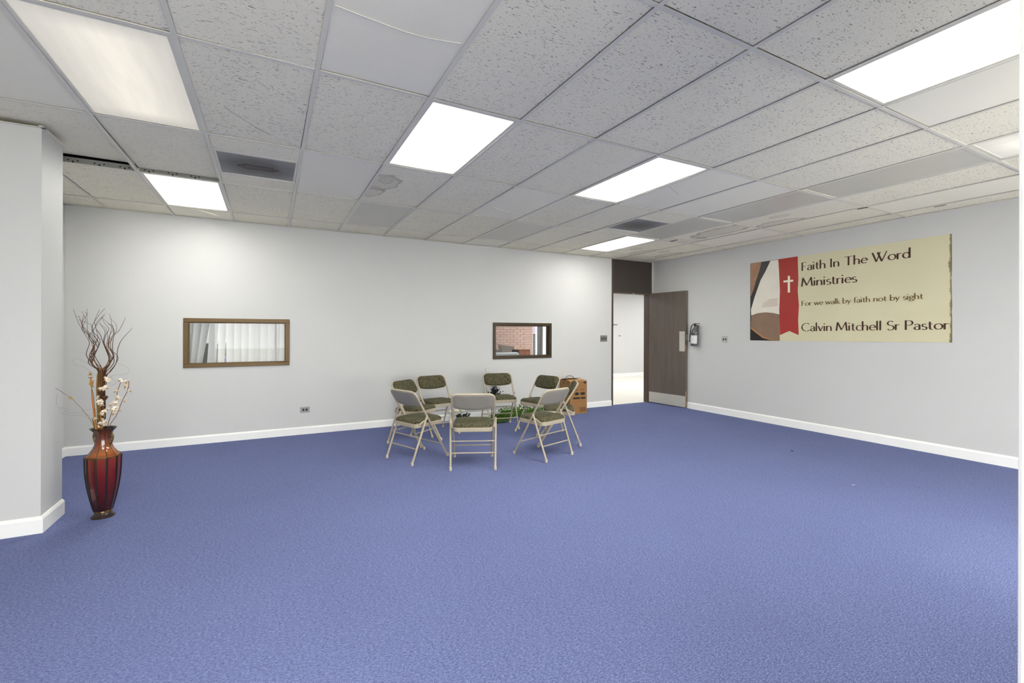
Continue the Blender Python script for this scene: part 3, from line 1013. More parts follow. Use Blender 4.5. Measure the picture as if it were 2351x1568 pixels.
def pen(mb, path, thick, thin, f):
    P = []
    for a, b in zip(path, path[1:]):
        P.append((a, b))
    pts = list(path)
    closed = (math.dist(pts[0], pts[-1]) < 1e-6)
    L, R = [], []
    n = len(pts)
    for i, p in enumerate(pts):
        a = pts[i - 1] if i else (pts[-2] if closed else pts[0])
        b = pts[i + 1] if i < n - 1 else (pts[1] if closed else pts[-1])
        dx, dy = b[0] - a[0], b[1] - a[1]
        l_ = math.hypot(dx, dy) or 1
        dx, dy = dx / l_, dy / l_
        k = abs(dy) ** 1.5
        if dx * dy > .12:
            k *= .35 if n == 2 else .75
        wd = (thin + (thick - thin) * k) / 2
        if n == 2 and abs(dy) > .5:      # flared stems
            wd *= 1.06
        L.append((p[0] - dy * wd, p[1] + dx * wd))
        R.append((p[0] + dy * wd, p[1] - dx * wd))
    vs_ = [f(*q) for q in L] + [f(*q) for q in R]
    mb.add(vs_, [(i, i + 1, n + i + 1, n + i) for i in range(n - 1)])


def lettering(text, x0, x1, z0, z1, cap, mat, parent=r):
    tot = sum(G[c][0] for c in text) - .1
    sx = (x1 - x0) / tot
    mb = MB()
    x = 0
    for c in text + ' ':
        adv, strokes = G[c]
        if c == ' ':
            part('lettering', mb, mat, parent)
            mb = MB()
        for si, s in enumerate(strokes):
            bx = x
            def f(u, v_):
                X = x0 + (bx + u) * sx
                return (X, -.0042 - .0003 * si, z0 + (z1 - z0) * (X - x0) / (x1 - x0) + v_ * cap)
            pen(mb, s, .140 if cap > .1 else .155, .052 if cap > .1 else .07, f)
        x += adv


lettering('Faith In The Word', .784, 2.025, 2.235, 2.246, .117, M['ink'])
lettering('Ministries', .784, 1.466, 2.012, 2.012, .122, M['ink'])
lettering('For we walk by faith not by sight', .786, 2.145, 1.741, 1.757, .070, M['ink_olive'])
lettering('Calvin Mitchell Sr Pastor', .787, 2.371, 1.382, 1.404, .113, M['ink'])

# ------------------------------------------------------------------ folding chairs
def make_chair():
    root = link('folding_chair', None)
    root.empty_display_size = .1
    wf, wr, yf, yr, wt, yt, ht = .202, .220, .262, -.228, .215, -.205, .752
    R = .0108
    # back tube: inverted U from front foot to front foot
    lerp = lambda z, s: (s * (wf + (wt - wf) * z / ht), yf + (yt - yf) * z / ht, z)
    path = [lerp(0.02, -1), lerp(.3, -1), lerp(.55, -1), lerp(.66, -1)]
    rad = .062
    for k in range(1, 7):
        a = math.radians(90 * k / 6)
        z = ht - R - rad * .84 + rad * .84 * math.sin(a)
        q = lerp(z, -1)
        path.append((q[0] + rad * (1 - math.cos(a)), q[1], z))
    path += [(-p[0], p[1], p[2]) for p in reversed(path)]
    part('back_frame', MB().tube(path, R, 10), M['beige'], root, 50)
    for s in (-1, 1):
        top = Vector(lerp(.485, s)) + Vector((s * .020, -.008, 0))
        part('leg', MB().tube([top, (s * wr, yr, .02)], R, 10), M['beige'], root, 50)
        part('foot_cap', MB().lathe([(.0135, 0), (.0145, .004), (.0135, .034), (.011, .037)], 12, (s * wr, yr, 0)), M['rubber'], root, 50)
        part('foot_cap', MB().lathe([(.0135, 0), (.0145, .004), (.0135, .030), (.011, .033)], 12, (s * wf, yf - .004, 0)), M['rubber'], root, 50)
        # seat link between tube and seat rear
        a = Vector(lerp(.455, s)) + Vector((s * .012, -.012, 0))
        part('seat_link', MB().tube([a, (s * .210, -.135, .400)], .008, 8), M['beige'], root, 50)
        part('rivet', MB().tube([Vector(lerp(.41, s)) - Vector((s * .012, 0, 0)), Vector(lerp(.41, s)) + Vector((s * .016, 0, 0))], .006, 8), M['beige'], root, 50)
    def rl(z):
        t0 = .485
        return -.053 + (yr - -.053) * (1 - z / t0)
    for z in (.155, .264):
        part('stretcher', MB().tube([(-.213, rl(z), z), (.213, rl(z), z)], .0065, 8), M['beige'], root, 50)
    q = lerp(.15, 1)
    part('stretcher', MB().tube([(-q[0], q[1], .15), (q[0], q[1], .15)], .0065, 8), M['beige'], root, 50)
    # seat pan and cushion
    out = rrect(.392, .375, .05, 6)
    part('seat_pan', MB().prism(out, lambda u, v_, d: (u, v_ + .02, d + .02 * v_), .366, .408), M['beige'], root, 40, .003, 1)
    mb = MB()
    rings = [(1.0, .408), (.99, .422), (.955, .436), (.86, .447), (.6, .455), (.25, .457)]
    vs_, fs = [], []
    n = len(out)
    for sc, z in rings:
        o2 = rrect(.386 * (1 if sc > .94 else sc + .03), .369 * (1 if sc > .94 else sc + .03), .05 * max(sc, .3), 6) if sc > .94 else [(u * sc, v_ * sc) for u, v_ in rrect(.386, .369, .05, 6)]
        o2 = [(u * (sc if sc > .94 else 1), v_ * (sc if sc > .94 else 1)) for u, v_ in o2]
        vs_ += [(u, v_ + .02, z + .02 * v_) for u, v_ in o2]
    fs = [(i * n + k, i * n + (k + 1) % n, (i + 1) * n + (k + 1) % n, (i + 1) * n + k) for i in range(len(rings) - 1) for k in range(n)]
    fs.append(tuple((len(rings) - 1) * n + k for k in range(n)))
    mb.add(vs_, fs)
    part('seat_cushion', mb, M['fabric'], root, 70)
    # backrest in the plane of the tube
    Ln = math.hypot(ht, yf - yt)
    nv = Vector((0, ht / Ln, (yf - yt) / Ln))       # forward
    zc, hh = .672, .150 * Ln / ht
    tv = Vector((0, (yt - yf) / Ln, ht / Ln))
    c0 = Vector((0, yf + (yt - yf) * zc / ht, zc))
    outline = rrect(.402, hh, (.062, .062, .035, .035), 6)
    outline = [(u, v_ - (.014 * (1 - (u / .2) ** 2) if v_ < -hh / 2 + .036 else 0)) for u, v_ in outline]
    # extra points on the bottom for the curve
    ins = []
    for i, p in enumerate(outline):
        ins.append(p)
        nx = outline[(i + 1) % len(outline)]
        if p[1] < 0 and nx[1] < 0 and nx[0] - p[0] > .15:
            for k in range(1, 8):
                u = p[0] + (nx[0] - p[0]) * k / 8
                ins.append((u, -hh / 2 - .014 * (1 - (u / .2) ** 2)))
    outline = ins
    def P3(u, v_, d):
        bow = -.016 * (1 - (u / .205) ** 2)
        return tuple(c0 + Vector((u, 0, 0)) + tv * v_ + nv * (d + bow))
    n = len(outline)
    mb = MB()
    prof = [(1.0, .0), (.995, .010), (.965, .022), (.88, .030), (.6, .034), (.3, .035)]
    vs_ = [P3(u * s, v_ * s, d) for s, d in prof for u, v_ in outline]
    fs = [(i * n + k, i * n + (k + 1) % n, (i + 1) * n + (k + 1) % n, (i + 1) * n + k) for i in range(len(prof) - 1) for k in range(n)]
    fs.append(tuple((len(prof) - 1) * n + k for k in range(n)))
    mb.add(vs_, fs)
    part('back_cushion', mb, M['fabric'], root, 70)
    mb = MB()
    prof = [(1.0, .001), (1.0, -.006), (.97, -.009), (.7, -.009), (.35, -.009)]
    vs_ = [P3(u * s, v_ * s, d) for s, d in prof for u, v_ in outline]
    fs = [(i * n + k, i * n + (k + 1) % n, (i + 1) * n + (k + 1) % n, (i + 1) * n + k) for i in range(len(prof) - 1) for k in range(n)]
    fs.append(tuple((len(prof) - 1) * n + k for k in range(n)))
    mb.add(vs_, fs)
    part('back_panel', mb, M['beige_back'], root, 50, label='grey metal back panel')
    part('panel_edge', MB().tube([P3(u, v_, -.004) for u, v_ in outline + outline[:1]], .0035, 6), M['beige'], root, 60)
    return root


CHAIRS = [
    (1.594, 5.584, -54.0, 'olive folding chair facing the room, directly behind the chair nearest the vase'),
    (1.420, 4.874, 21.2, 'olive folding chair nearest the tall red vase, its back panel bare to the carpet'),
    (2.015, 5.983, -80.7, 'olive folding chair with its back to the wall, beside the white roses'),
    (2.943, 5.915, -100.7, 'olive folding chair with its back to the wall, in front of the dark dried spray'),
    (3.284, 5.393, -165.4, 'olive folding chair beside the leafy greens, turned to the first window'),
    (2.701, 4.343, 107.2, 'beige backed folding chair facing the greens, beside the chair nearest the banner wall'),
    (3.201, 4.757, 148.9, 'olive folding chair nearest the banner wall, standing before the cardboard box'),
    (1.868, 4.380, 66.5, 'beige backed folding chair standing between two others, its back square to the empty carpet'),
]
ch0 = make_chair()
for k, (x, y, a, lab_) in enumerate(CHAIRS):
    o = ch0 if k == 0 else copy_tree(ch0)
    o.location = (x, y, 0)
    o.rotation_euler = (0, 0, math.radians(a - 90))
    tag(o, lab_, 'chair', 'folding chairs set in a circle')

# ------------------------------------------------------------------ cardboard box
r = thing('cardboard_box', 'brown cardboard box with black printed bar standing by the wall', 'box', (4.574, 6.41, 0), math.radians(-3))
bw, bd, bh = .166, .165, .545
part('body', MB().box(-bw, bw, -bd, bd, 0, .004).box(-bw, bw, -bd, -bd + .005, .004, bh).box(-bw, bw, bd - .005, bd, .004, bh)
     .box(-bw, -bw + .005, -bd + .005, bd - .005, .004, bh).box(bw - .005, bw, -bd + .005, bd - .005, .004, bh), M['card'], r)
part('flap', MB().add([(-bw, -bd, bh), (bw, -bd, bh), (bw, -.02, bh + .012), (-bw, -.02, bh + .012), (-bw, -bd, bh + .004), (bw, -bd, bh + .004), (bw, -.02, bh + .016), (-bw, -.02, bh + .016)],
                      [(0, 1, 2, 3), (4, 5, 6, 7), (0, 1, 5, 4), (1, 2, 6, 5), (2, 3, 7, 6), (3, 0, 4, 7)]), M['card_in'], r)
part('flap', MB().add([(-bw, bd, bh), (bw, bd, bh), (bw, .02, bh + .03), (-bw, .02, bh + .03), (-bw, bd, bh + .004), (bw, bd, bh + .004), (bw, .02, bh + .034), (-bw, .02, bh + .034)],
                      [(0, 1, 2, 3), (4, 5, 6, 7), (0, 1, 5, 4), (1, 2, 6, 5), (2, 3, 7, 6), (3, 0, 4, 7)]), M['card_in'], r)
fr = lambda u, v_, d: (u, -bd - d, v_)


def bprint(name, polys, mat):
    mb = MB()
    for p in polys:
        mb.prism(p, fr, 0, .0008)
    part(name, mb, mat, r)


rc = lambda a, b, c, d: [(a, c), (b, c), (b, d), (a, d)]
bprint('printed_bar', [rc(-.105, .022, .245, .275), rc(.05, .135, .245, .275)], M['card_print'])
bprint('printed_badge', [arc(-.033, .333, .042, .026, 0, 340, 17), arc(.082, .333, .05, .024, 0, 340, 17)], M['card_print'])
bprint('printed_lettering', [rc(-.06, -.02, .39, .405), rc(.03, .11, .395, .405), rc(.024, .048, .252, .268)] + [rc(.03 + .02 * k, .044 + .02 * k, .05, .085) for k in range(6)], M['card_print2'])
bprint('printed_frame', [rc(.015, .15, .036, .044), rc(.015, .15, .092, .1), rc(.10, .15, .50, .53), rc(-.15, -.11, .505, .53)], M['card_print'])
part('sticker', MB().box(-bw - .001, -bw, -.10, -.03, .37, .43), M['sticker'], r)
part('side_print', MB().box(-bw - .001, -bw, -.12, -.08, .49, .52).box(-bw - .001, -bw, .0, .05, .49, .52), M['card_print2'], r)
tag(part('cable_loop', MB().tube(catmull([(4.45, 6.44, .565), (4.47, 6.46, .60), (4.53, 6.47, .618), (4.60, 6.465, .60), (4.63, 6.45, .565)], 6), .007, 8), M['tape'], None, 60),
    'grey cable loop sticking out of the cardboard box', 'cable')

# ------------------------------------------------------------------ floor vase
VX, VY = -1.075, 4.385
r = thing('floor_vase', 'tall dark red lacquered floor vase with black ribs and brass handles', 'vase', (VX, VY, 0), math.radians(8))
prof = [(.052, .045), (.060, .075), (.074, .14), (.088, .22), (.097, .30), (.1005, .37), (.101, .42), (.1015, .445)]
neck = [(.1015, .447), (.098, .452), (.078, .470), (.058, .500), (.047, .535), (.043, .57), (.045, .60), (.056, .625), (.070, .640), (.074, .646)]
nseg = 10


def faceted(prof_, k0, scale=1.0):
    """one panel of the vase between two ribs"""
    mb = MB()
    vs_, fs = [], []
    sub = 5
    for r_, z in prof_:
        for a in range(sub + 1):
            ang = 2 * PI * (k0 + a / sub) / nseg
            # flattened facet
            da = (a / sub - .5) * 2 * PI / nseg
            rr = r_ * (math.cos(PI / nseg) / math.cos(da) * .55 + .45)
            vs_.append((rr * math.cos(ang) * scale, rr * math.sin(ang) * scale, z))
    m = sub + 1
    for i in range(len(prof_) - 1):
        for a in range(sub):
            fs.append((i * m + a, i * m + a + 1, (i + 1) * m + a + 1, (i + 1) * m + a))
    mb.add(vs_, fs)
    return mb


bodyo = part('lining', MB().lathe([(p[0] * .93, p[1]) for p in prof] + [(p[0] * .93, p[1]) for p in neck], 24, cap=False), M['vase_rib'], r, 60)
for k in range(nseg):
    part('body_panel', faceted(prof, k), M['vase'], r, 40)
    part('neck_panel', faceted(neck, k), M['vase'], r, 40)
    ang = 2 * PI * k / nseg
    fa = .45 + .55 * 1
    pts = [(p[0] * math.cos(ang), p[0] * math.sin(ang), p[1]) for p in prof]
    part('rib', MB().tube(pts, [.0032 + .0036 * (p[0] - .05) / .05 for p in prof], 6), M['vase_rib'], r, 60)
    pts = [(p[0] * math.cos(ang), p[0] * math.sin(ang), p[1]) for p in neck]
    part('rib', MB().tube(pts, .002, 6), M['vase_rib'], r, 60)
part('shoulder_ring', MB().lathe([(.1015, .440), (.105, .443), (.105, .448), (.1, .451)], 40, cap=False), M['antique'], r, 60)
part('rim', MB().lathe([(.072, .642), (.077, .645), (.0775, .649), (.073, .650), (.066, .644)], 40, cap=False), M['vase_foot'], r, 60)
part('foot', MB().lathe([(.070, 0), (.071, .006), (.062, .015), (.051, .024), (.047, .036)], 36), M['vase_foot'], r, 40)
part('foot_ring', MB().lathe([(.047, .036), (.053, .039), (.053, .046), (.049, .05)], 36, cap=False), M['antique'], r, 60)
for s in (-1, 1):
    hp = catmull([(s * .040, 0, .60), (s * .054, 0, .612), (s * .068, 0, .604), (s * .072, 0, .58), (s * .064, 0, .55), (s * .053, 0, .53), (s * .050, 0, .515)], 5)
    ho = part('handle', MB().tube(hp, .005, 8), M['antique'], r, 60)
    ho.rotation_euler = (0, 0, math.radians(-35))
    cu = [(s * (.052 + .011 * math.cos(a)), 0, .585 + .011 * math.sin(a)) for a in [PI * q / 7 for q in range(15)]]
    part('scroll', MB().tube(cu, .0035, 6), M['antique'], ho, 60)

# dried stems: traced in the lateral plane of the vase, spread in depth
UX, UY = .8838, -.468


def vpt(px, py, d=0.0):
    k = 3.37 / 1053.6
    u = (px - 232.5) * k
    z = 1.3622 - (py - 761.9) * k
    lim = .028 if z < .625 else .055 if z < .675 else 9
    rr = math.hypot(u, d)
    if rr > lim:                       # stems pass through the neck of the vase
        u, d = u * lim / rr, d * lim / rr
    return (VX + u * UX + d * -UY, VY + u * UY + d * UX, z)


z2 = lambda x, y: (110 + x / 5.809, 690 + y / 5.809)
z4 = lambda x, y: (170 + x / 11.2, 860 + y / 11.2)
WIL = [
    [(680, 1000), (560, 850), (510, 780), (540, 640), (440, 470), (410, 330), (430, 120)],
    [(685, 1000), (590, 880), (530, 740), (560, 580), (480, 460), (420, 300), (380, 130)],
    [(690, 1000), (600, 890), (540, 760), (570, 600), (510, 490), (440, 400), (480, 270), (400, 160)],
    [(690, 1000), (600, 880), (560, 720), (600, 560), (480, 400), (470, 300), (500, 200), (460, 160)],
    [(680, 1000), (570, 840), (590, 700), (600, 600), (560, 500), (600, 420), (560, 340), (420, 270)],
    [(690, 1000), (610, 870), (570, 770), (660, 600), (600, 480), (540, 400), (560, 330), (680, 200), (735, 120)],
    [(700, 1000), (640, 900), (600, 780), (640, 640), (670, 520), (640, 400), (650, 300), (700, 200), (705, 140)],
    [(700, 1000), (760, 860), (800, 780), (690, 600), (670, 480), (720, 400), (680, 320), (610, 240)],
    [(700, 1000), (740, 900), (790, 800), (740, 700), (680, 570), (730, 440), (690, 370), (620, 310)],
    [(710, 1000), (760, 880), (810, 770), (720, 640), (740, 500), (770, 400), (740, 300), (695, 190)],
    [(710, 1000), (770, 850), (800, 760), (740, 620), (800, 460), (770, 350), (680, 330)],
    [(720, 1000), (790, 860), (810, 740), (770, 620), (790, 540), (850, 430), (850, 340), (800, 250)],
    [(720, 1010), (780, 890), (815, 760), (830, 620), (890, 470), (870, 370), (800, 290)],
    [(730, 1020), (810, 900), (880, 830), (870, 720), (840, 600), (870, 480), (960, 420), (1000, 330), (1020, 240)],
    [(740, 1040), (830, 960), (930, 840), (930, 680), (960, 570), (1060, 480), (1130, 420), (1140, 375)],
    [(740, 1100), (780, 1000), (880, 860), (880, 760), (780, 640), (800, 500), (830, 400), (770, 340), (680, 230)],
    [(685, 1000), (520, 860), (510, 760), (590, 660), (650, 540), (560, 440), (540, 380), (620, 270), (700, 190)],
    [(690, 1000), (580, 890), (560, 760), (640, 640), (560, 500), (490, 440), (440, 420), (410, 240), (375, 230)],
    [(700, 1000), (820, 840), (810, 720), (820, 640), (830, 520), (800, 400), (740, 330)],
    [(700, 1000), (650, 890), (610, 780), (580, 660), (600, 540), (480, 430), (430, 330), (440, 210)],
    [(705, 1000), (770, 870), (780, 780), (680, 590), (610, 470), (570, 380), (600, 290), (670, 210)],
]
for k, pl in enumerate(WIL):
    d0 = random.uniform(-.055, .055)
    P = [vpt(*z2(700 + random.uniform(-30, 30), 1800), d0 * .15), vpt(*z2(695 + random.uniform(-34, 34), 1450), d0 * .25)]
    n = len(pl)
    for i, q in enumerate(pl):
        P.append(vpt(*z2(*q), d0 * (.3 + .9 * i / n) + .012 * math.sin(i * 1.7 + k)))
    C = catmull(P, 6)
    m = len(C)
    rad = [.0032 * (1 - .72 * i / m) for i in range(m)]
    tag(part('willow_branch', MB().tube(C, rad, 6), M['willow'] if k % 3 else M['willow2'], None, 60), 'thin dark curly willow branch rising from the red vase', 'dried branch', 'curly willow branches in the vase')
for k in range(16):
    a = 2.4 * k
    rr = .006 + .018 * math.sqrt((k + .5) / 16)
    top = 1010 - 60 * (k % 3) + random.uniform(-30, 60)
    x_ = 672 + 40 * math.cos(a) * math.sqrt((k + .5) / 16)
    d_ = .022 * math.sin(a) * math.sqrt((k + .5) / 16)
    P = [vpt(*z2(690 + (x_ - 672) * .9, 1850), d_ * .6), vpt(*z2(x_ + 8, 1450), d_), vpt(*z2(x_, 1200), d_), vpt(*z2(x_ + 6, top), d_ * 1.2)]
    tag(part('dried_reed', MB().tube(catmull(P, 4), [.0046] * 9 + [.0046, .004, .003, .0022], 6), M['reed'], None, 60), 'straight straw-coloured reed in the bundle in the red vase', 'dried reed', 'reed bundle in the vase')
tag(part('dried_reed', MB().tube([vpt(*z4(690, 1800), -.04), vpt(*z4(650, 1380), -.045), vpt(*z4(545, 700), -.04), vpt(*z4(505, 400), -.035)], [.005, .005, .004, .0025], 8), M['reed_orange'], None, 60),
    'single orange reed at the front of the bundle in the red vase', 'dried reed')
for k, (a, b) in enumerate((((600, 1400), (510, 1130)), ((570, 1400), (545, 900)), ((630, 1420), (560, 1100)))):
    tag(part('green_blade', MB().tube([vpt(*z4(a[0] + 30, 1800), -.03), vpt(*z4(*a), -.035 + .01 * k), vpt(*z4(*b), -.03 + .01 * k)], [.005, .005, .002], 6), M['reed_green'], None, 60),
        'short dark green blade at the rim of the red vase', 'dried leaf', 'green blades in the vase')


# blossoms
def blossom_mesh():
    mb = MB()
    for k in range(6):
        a = 2 * PI * k / 6
        ca, sa = math.cos(a), math.sin(a)
        rows = []
        for i in range(5):
            t_ = i / 4
            rad = .002 + .019 * t_
            z = .010 * math.sin(t_ * 2.2) + (.002 if k % 2 else -.002)
            w_ = .0068 * math.sin(PI * min(1, .12 + t_ * .88)) + .0008
            rows.append(((rad * ca - w_ * sa, rad * sa + w_ * ca, z), (rad * ca, rad * sa, z - .002), (rad * ca + w_ * sa, rad * sa - w_ * ca, z)))
        vs_ = [q for R_ in rows for q in R_]
        mb.add(vs_, [(3 * i + j, 3 * i + j + 1, 3 * i + j + 4, 3 * i + j + 3) for i in range(4) for j in range(2)])
    return mb.mesh('blossom', M['petal'], 80)


def calyx_mesh():
    return MB().lathe([(.0012, -.016), (.003, -.008), (.0048, 0), (.003, .004)], 8).mesh('calyx', M['bract'], 60)


BM, CM = blossom_mesh(), calyx_mesh()
TM = BM.copy()
TM.materials.clear()
TM.materials.append(M['bract'])


def flower_stem(path, flowers, label, mat='stem', size=1.0, mesh=None):
    P = [vpt(*z4(*q), d) for q, d in path]
    base = Vector(P[0])
    root = thing('flower_stem', label, 'dried flower', base, 0, 'dried blossom stems in the vase')
    part('stem', MB().tube([Vector(p) - base for p in catmull(P, 5)], .0022, 6), M[mat], root, 60)
    for (q, d) in flowers:
        b = link('blossom', mesh or BM, root, Vector(vpt(*z4(*q), d)) - base, (random.uniform(-1.1, 1.1), random.uniform(-1.1, 1.1), random.uniform(0, 6)))
        b.scale = [random.uniform(.85, 1.25) * size] * 3
        link('calyx', CM, b)


flower_stem([((880, 1700), -.01), ((960, 1330), -.03), ((1060, 1000), -.05), ((1180, 650), -.05), ((1230, 430), -.055), ((1330, 190), -.06)],
            [((1300, 160), -.06), ((1200, 430), -.06), ((1220, 610), -.055), ((1130, 730), -.05), ((1200, 740), -.06), ((1170, 880), -.05), ((1090, 1000), -.045), ((1040, 780), -.05)],
            'tallest dried stem with pale blossoms, leaning away from the wall end')
flower_stem([((890, 1700), .0), ((990, 1330), -.01), ((1100, 1060), -.02), ((1270, 700), -.03), ((1400, 450), -.03), ((1470, 200), -.04), ((1360, 215), -.04)],
            [((1460, 430), -.03), ((1400, 210), -.04), ((1300, 690), -.02), ((1180, 920), -.03), ((1350, 320), -.03)],
            'hooked brown dried stem with pale blossoms in the red vase')
flower_stem([((850, 1700), -.02), ((820, 1350), -.05), ((880, 1100), -.06), ((930, 960), -.065), ((860, 760), -.06)],
            [((800, 715), -.06), ((830, 790), -.065), ((830, 1030), -.06), ((940, 950), -.07), ((1000, 890), -.06), ((750, 1110), -.07), ((880, 1150), -.07), ((940, 1210), -.06), ((850, 1250), -.07), ((750, 1350), -.065), ((890, 1300), -.06)],
            'short thick cluster of cream blossoms at the vase rim')
flower_stem([((800, 1700), -.02), ((770, 1200), -.035), ((760, 700), -.04), ((860, 300), -.04), ((880, 130), -.04)],
            [((880, 140), -.04), ((950, 165), -.04), ((900, 360), -.04), ((790, 395), -.05), ((755, 605), -.055)],
            'upright dried stem with sparse cream blossoms beside the reed bundle')
flower_stem([((640, 1700), .0), ((600, 1200), -.03), ((560, 600), -.035), ((500, 300), -.035), ((480, 120), -.03)],
            [((480, 120), -.035), ((500, 210), -.035), ((510, 260), -.035), ((520, 320), -.035), ((440, 20), -.03)],
            'dried stem with tan bracts against the reed bundle', 'stem', .75, TM)
# seed pods
for k, (q, d, lab_) in enumerate((((800, 480), -.05, 'upper dark brown seed pod among the blossoms in the vase'), ((900, 600), -.055, 'lower round dark brown seed pod among the blossoms in the vase'))):
    p0 = Vector(vpt(*z4(*q), d))
    root = thing('seed_pod', lab_, 'seed pod', p0, 0, 'seed pods in the vase')
    mb = MB().lathe([(.002, -.02), (.012, -.012), (.019, .0), (.02, .008), (.013, .014), (.004, .015)], 10)
    part('pod', mb, M['pod'], root, 40)
    for q2 in range(8):
        a = 2 * PI * q2 / 8
        part('scale', MB().add([(.016 * math.cos(a) - .006 * math.sin(a), .016 * math.sin(a) + .006 * math.cos(a), -.002), (.016 * math.cos(a) + .006 * math.sin(a), .016 * math.sin(a) - .006 * math.cos(a), -.002),
                                (.024 * math.cos(a), .024 * math.sin(a), .012), (.017 * math.cos(a), .017 * math.sin(a), .003)], [(0, 1, 2), (0, 2, 3), (1, 3, 2), (0, 3, 1)]), M['pod'], root)
    part('stem', MB().tube([Vector(vpt(*z4(820, 1500), -.02)) - p0, Vector(vpt(*z4(780 + 40 * k, 1000), -.04)) - p0, (0, 0, -.015)], .0025, 6), M['willow'], root, 60)
    root.rotation_euler = (0, 0, 0)
# knobbed stem leaning over
P = [vpt(*z4(560, 1700), 0), vpt(*z4(500, 1330), -.03), vpt(*z4(465, 1130), -.04), vpt(*z4(350, 930), -.05), vpt(*z4(180, 710), -.06), vpt(*z4(60, 600), -.06), vpt(*z2(160, 1140), -.07), vpt(*z2(125, 1085), -.07)]
b0 = Vector(P[0])
root = thing('knobbed_stem', 'long thin stem with two tan knobs leaning towards the white wall end', 'dried stem', b0)
part('stem', MB().tube([Vector(p) - b0 for p in catmull(P, 5)], .0013, 5), M['stem'], root, 60)
for q in (P[5], P[6]):
    for k in range(5):
        a = 2 * PI * k / 5
        part('knob', MB().lathe([(.001, -.006), (.005, -.002), (.005, .002), (.001, .006)], 7), M['bract'], root, 60).location = Vector(q) - b0 + Vector((.005 * math.cos(a), .003 * math.sin(a), .004 * math.sin(a)))
# curly grass loops
LOOPS = [[(500, 1330), (440, 1140), (300, 1060), (0, 1040), (-180, 960), (-200, 840), (-60, 850), (100, 870)],
         [(505, 1330), (460, 1130), (330, 1010), (100, 990), (-20, 960), (-250, 850), (-280, 700), (-230, 500)],
         [(510, 1340), (480, 1100), (350, 1060), (250, 960), (350, 930), (520, 900)],
         [(560, 1340), (700, 900), (700, 500), (900, 350), (1080, 250), (1100, 180), (960, 70)],
         [(600, 1340), (720, 800), (760, 300), (930, 60), (1300, 20), (1420, -100), (1300, -220), (1120, -290)],
         [(600, 1340), (620, 800), (560, 200), (200, -150), (0, -200), (-50, -330), (50, -390), (250, -330), (400, -260)]]
for k, pl in enumerate(LOOPS):
    P = [vpt(*z4(600, 1700), 0)] + [vpt(*z4(*q), -.03 - .008 * i + .012 * k) for i, q in enumerate(pl)]
    tag(part('curly_grass', MB().tube(catmull(P, 8), .0006, 5), M['wire'], None, 60), 'hair-thin curling grass strand from the red vase', 'dried grass', 'curly grass strands in the vase')

# ------------------------------------------------------------------ flowers and greens on the floor by the wall
def leafy(mb, n, fn, size, flat=.4):
    for _ in range(n):
        p = Vector(fn())
        d = Vector((random.gauss(0, 1), random.gauss(0, 1), abs(random.gauss(0, .8)) + .1)).normalized()
        s = d.cross(Vector((random.random(), random.random(), random.random()))).normalized()
        l_ = size * random.uniform(.7, 1.3)
        up = d.cross(s)
        mb.add([p, p + d * l_ * .45 + s * l_ * flat, p + d * l_, p + d * l_ * .45 - s * l_ * flat, p + d * l_ * .5 + up * l_ * .12], [(0, 1, 4), (1, 2, 4), (2, 3, 4), (3, 0, 4)])


# white roses in a glass vase
r = thing('rose_vase', 'small glass vase with ivory roses behind the chairs at the wall', 'flower vase', (2.50, 6.40, 0))
part('glass_vase', MB().lathe([(.035, 0), (.036, .004), (.030, .04), (.033, .09), (.042, .12), (.039, .12), (.030, .09), (.027, .04), (.03, .008)], 20, cap=True), M['glass'], r, 60)
for k, (x, y, z) in enumerate(((-.050, -.03, .186), (.045, -.02, .190), (.0, .05, .205), (-.11, .03, .17))):
    part('stem', MB().tube([(x * .1, y * .1, .02), (x * .4, y * .4, .12), (x, y, z - .02)], .003, 6), M['reed_green'], r, 60)
    mb = MB()
    mb.lathe([(.004, -.035), (.03, -.02), (.042, 0), (.042, .018), (.03, .028), (.012, .03)], 14)
    ro = part('rose', mb, M['rose'], r, 60)
    ro.location = (x, y, z)
    for q in range(7):
        a = 2 * PI * q / 7
        rows = []
        for i in range(4):
            t_ = i / 3
            w_ = .024 * math.sin(PI * (.25 + .6 * t_))
            rad = .024 + .024 * t_
            zz = -.025 + .055 * t_ - .012 * t_ * t_
            for j in (-1, 0, 1):
                rr = rad - (.006 if j else 0)
                rows.append((rr * math.cos(a) - j * w_ * math.sin(a), rr * math.sin(a) + j * w_ * math.cos(a), zz))
        part('petal', MB().add(rows, [(3 * i + j, 3 * i + j + 1, 3 * i + j + 4, 3 * i + j + 3) for i in range(3) for j in range(2)]), M['rose'], ro, 80)
mb = MB()
leafy(mb, 30, lambda: (random.uniform(.06, .15), random.gauss(0, .03), random.uniform(.07, .12)), .06, .26)
leafy(mb, 16, lambda: (random.uniform(-.08, .06), random.gauss(.02, .02), random.uniform(.08, .10)), .05, .26)
part('leaf_spray', mb, M['leaf_dark'], r, None, label='dark green rose leaves')

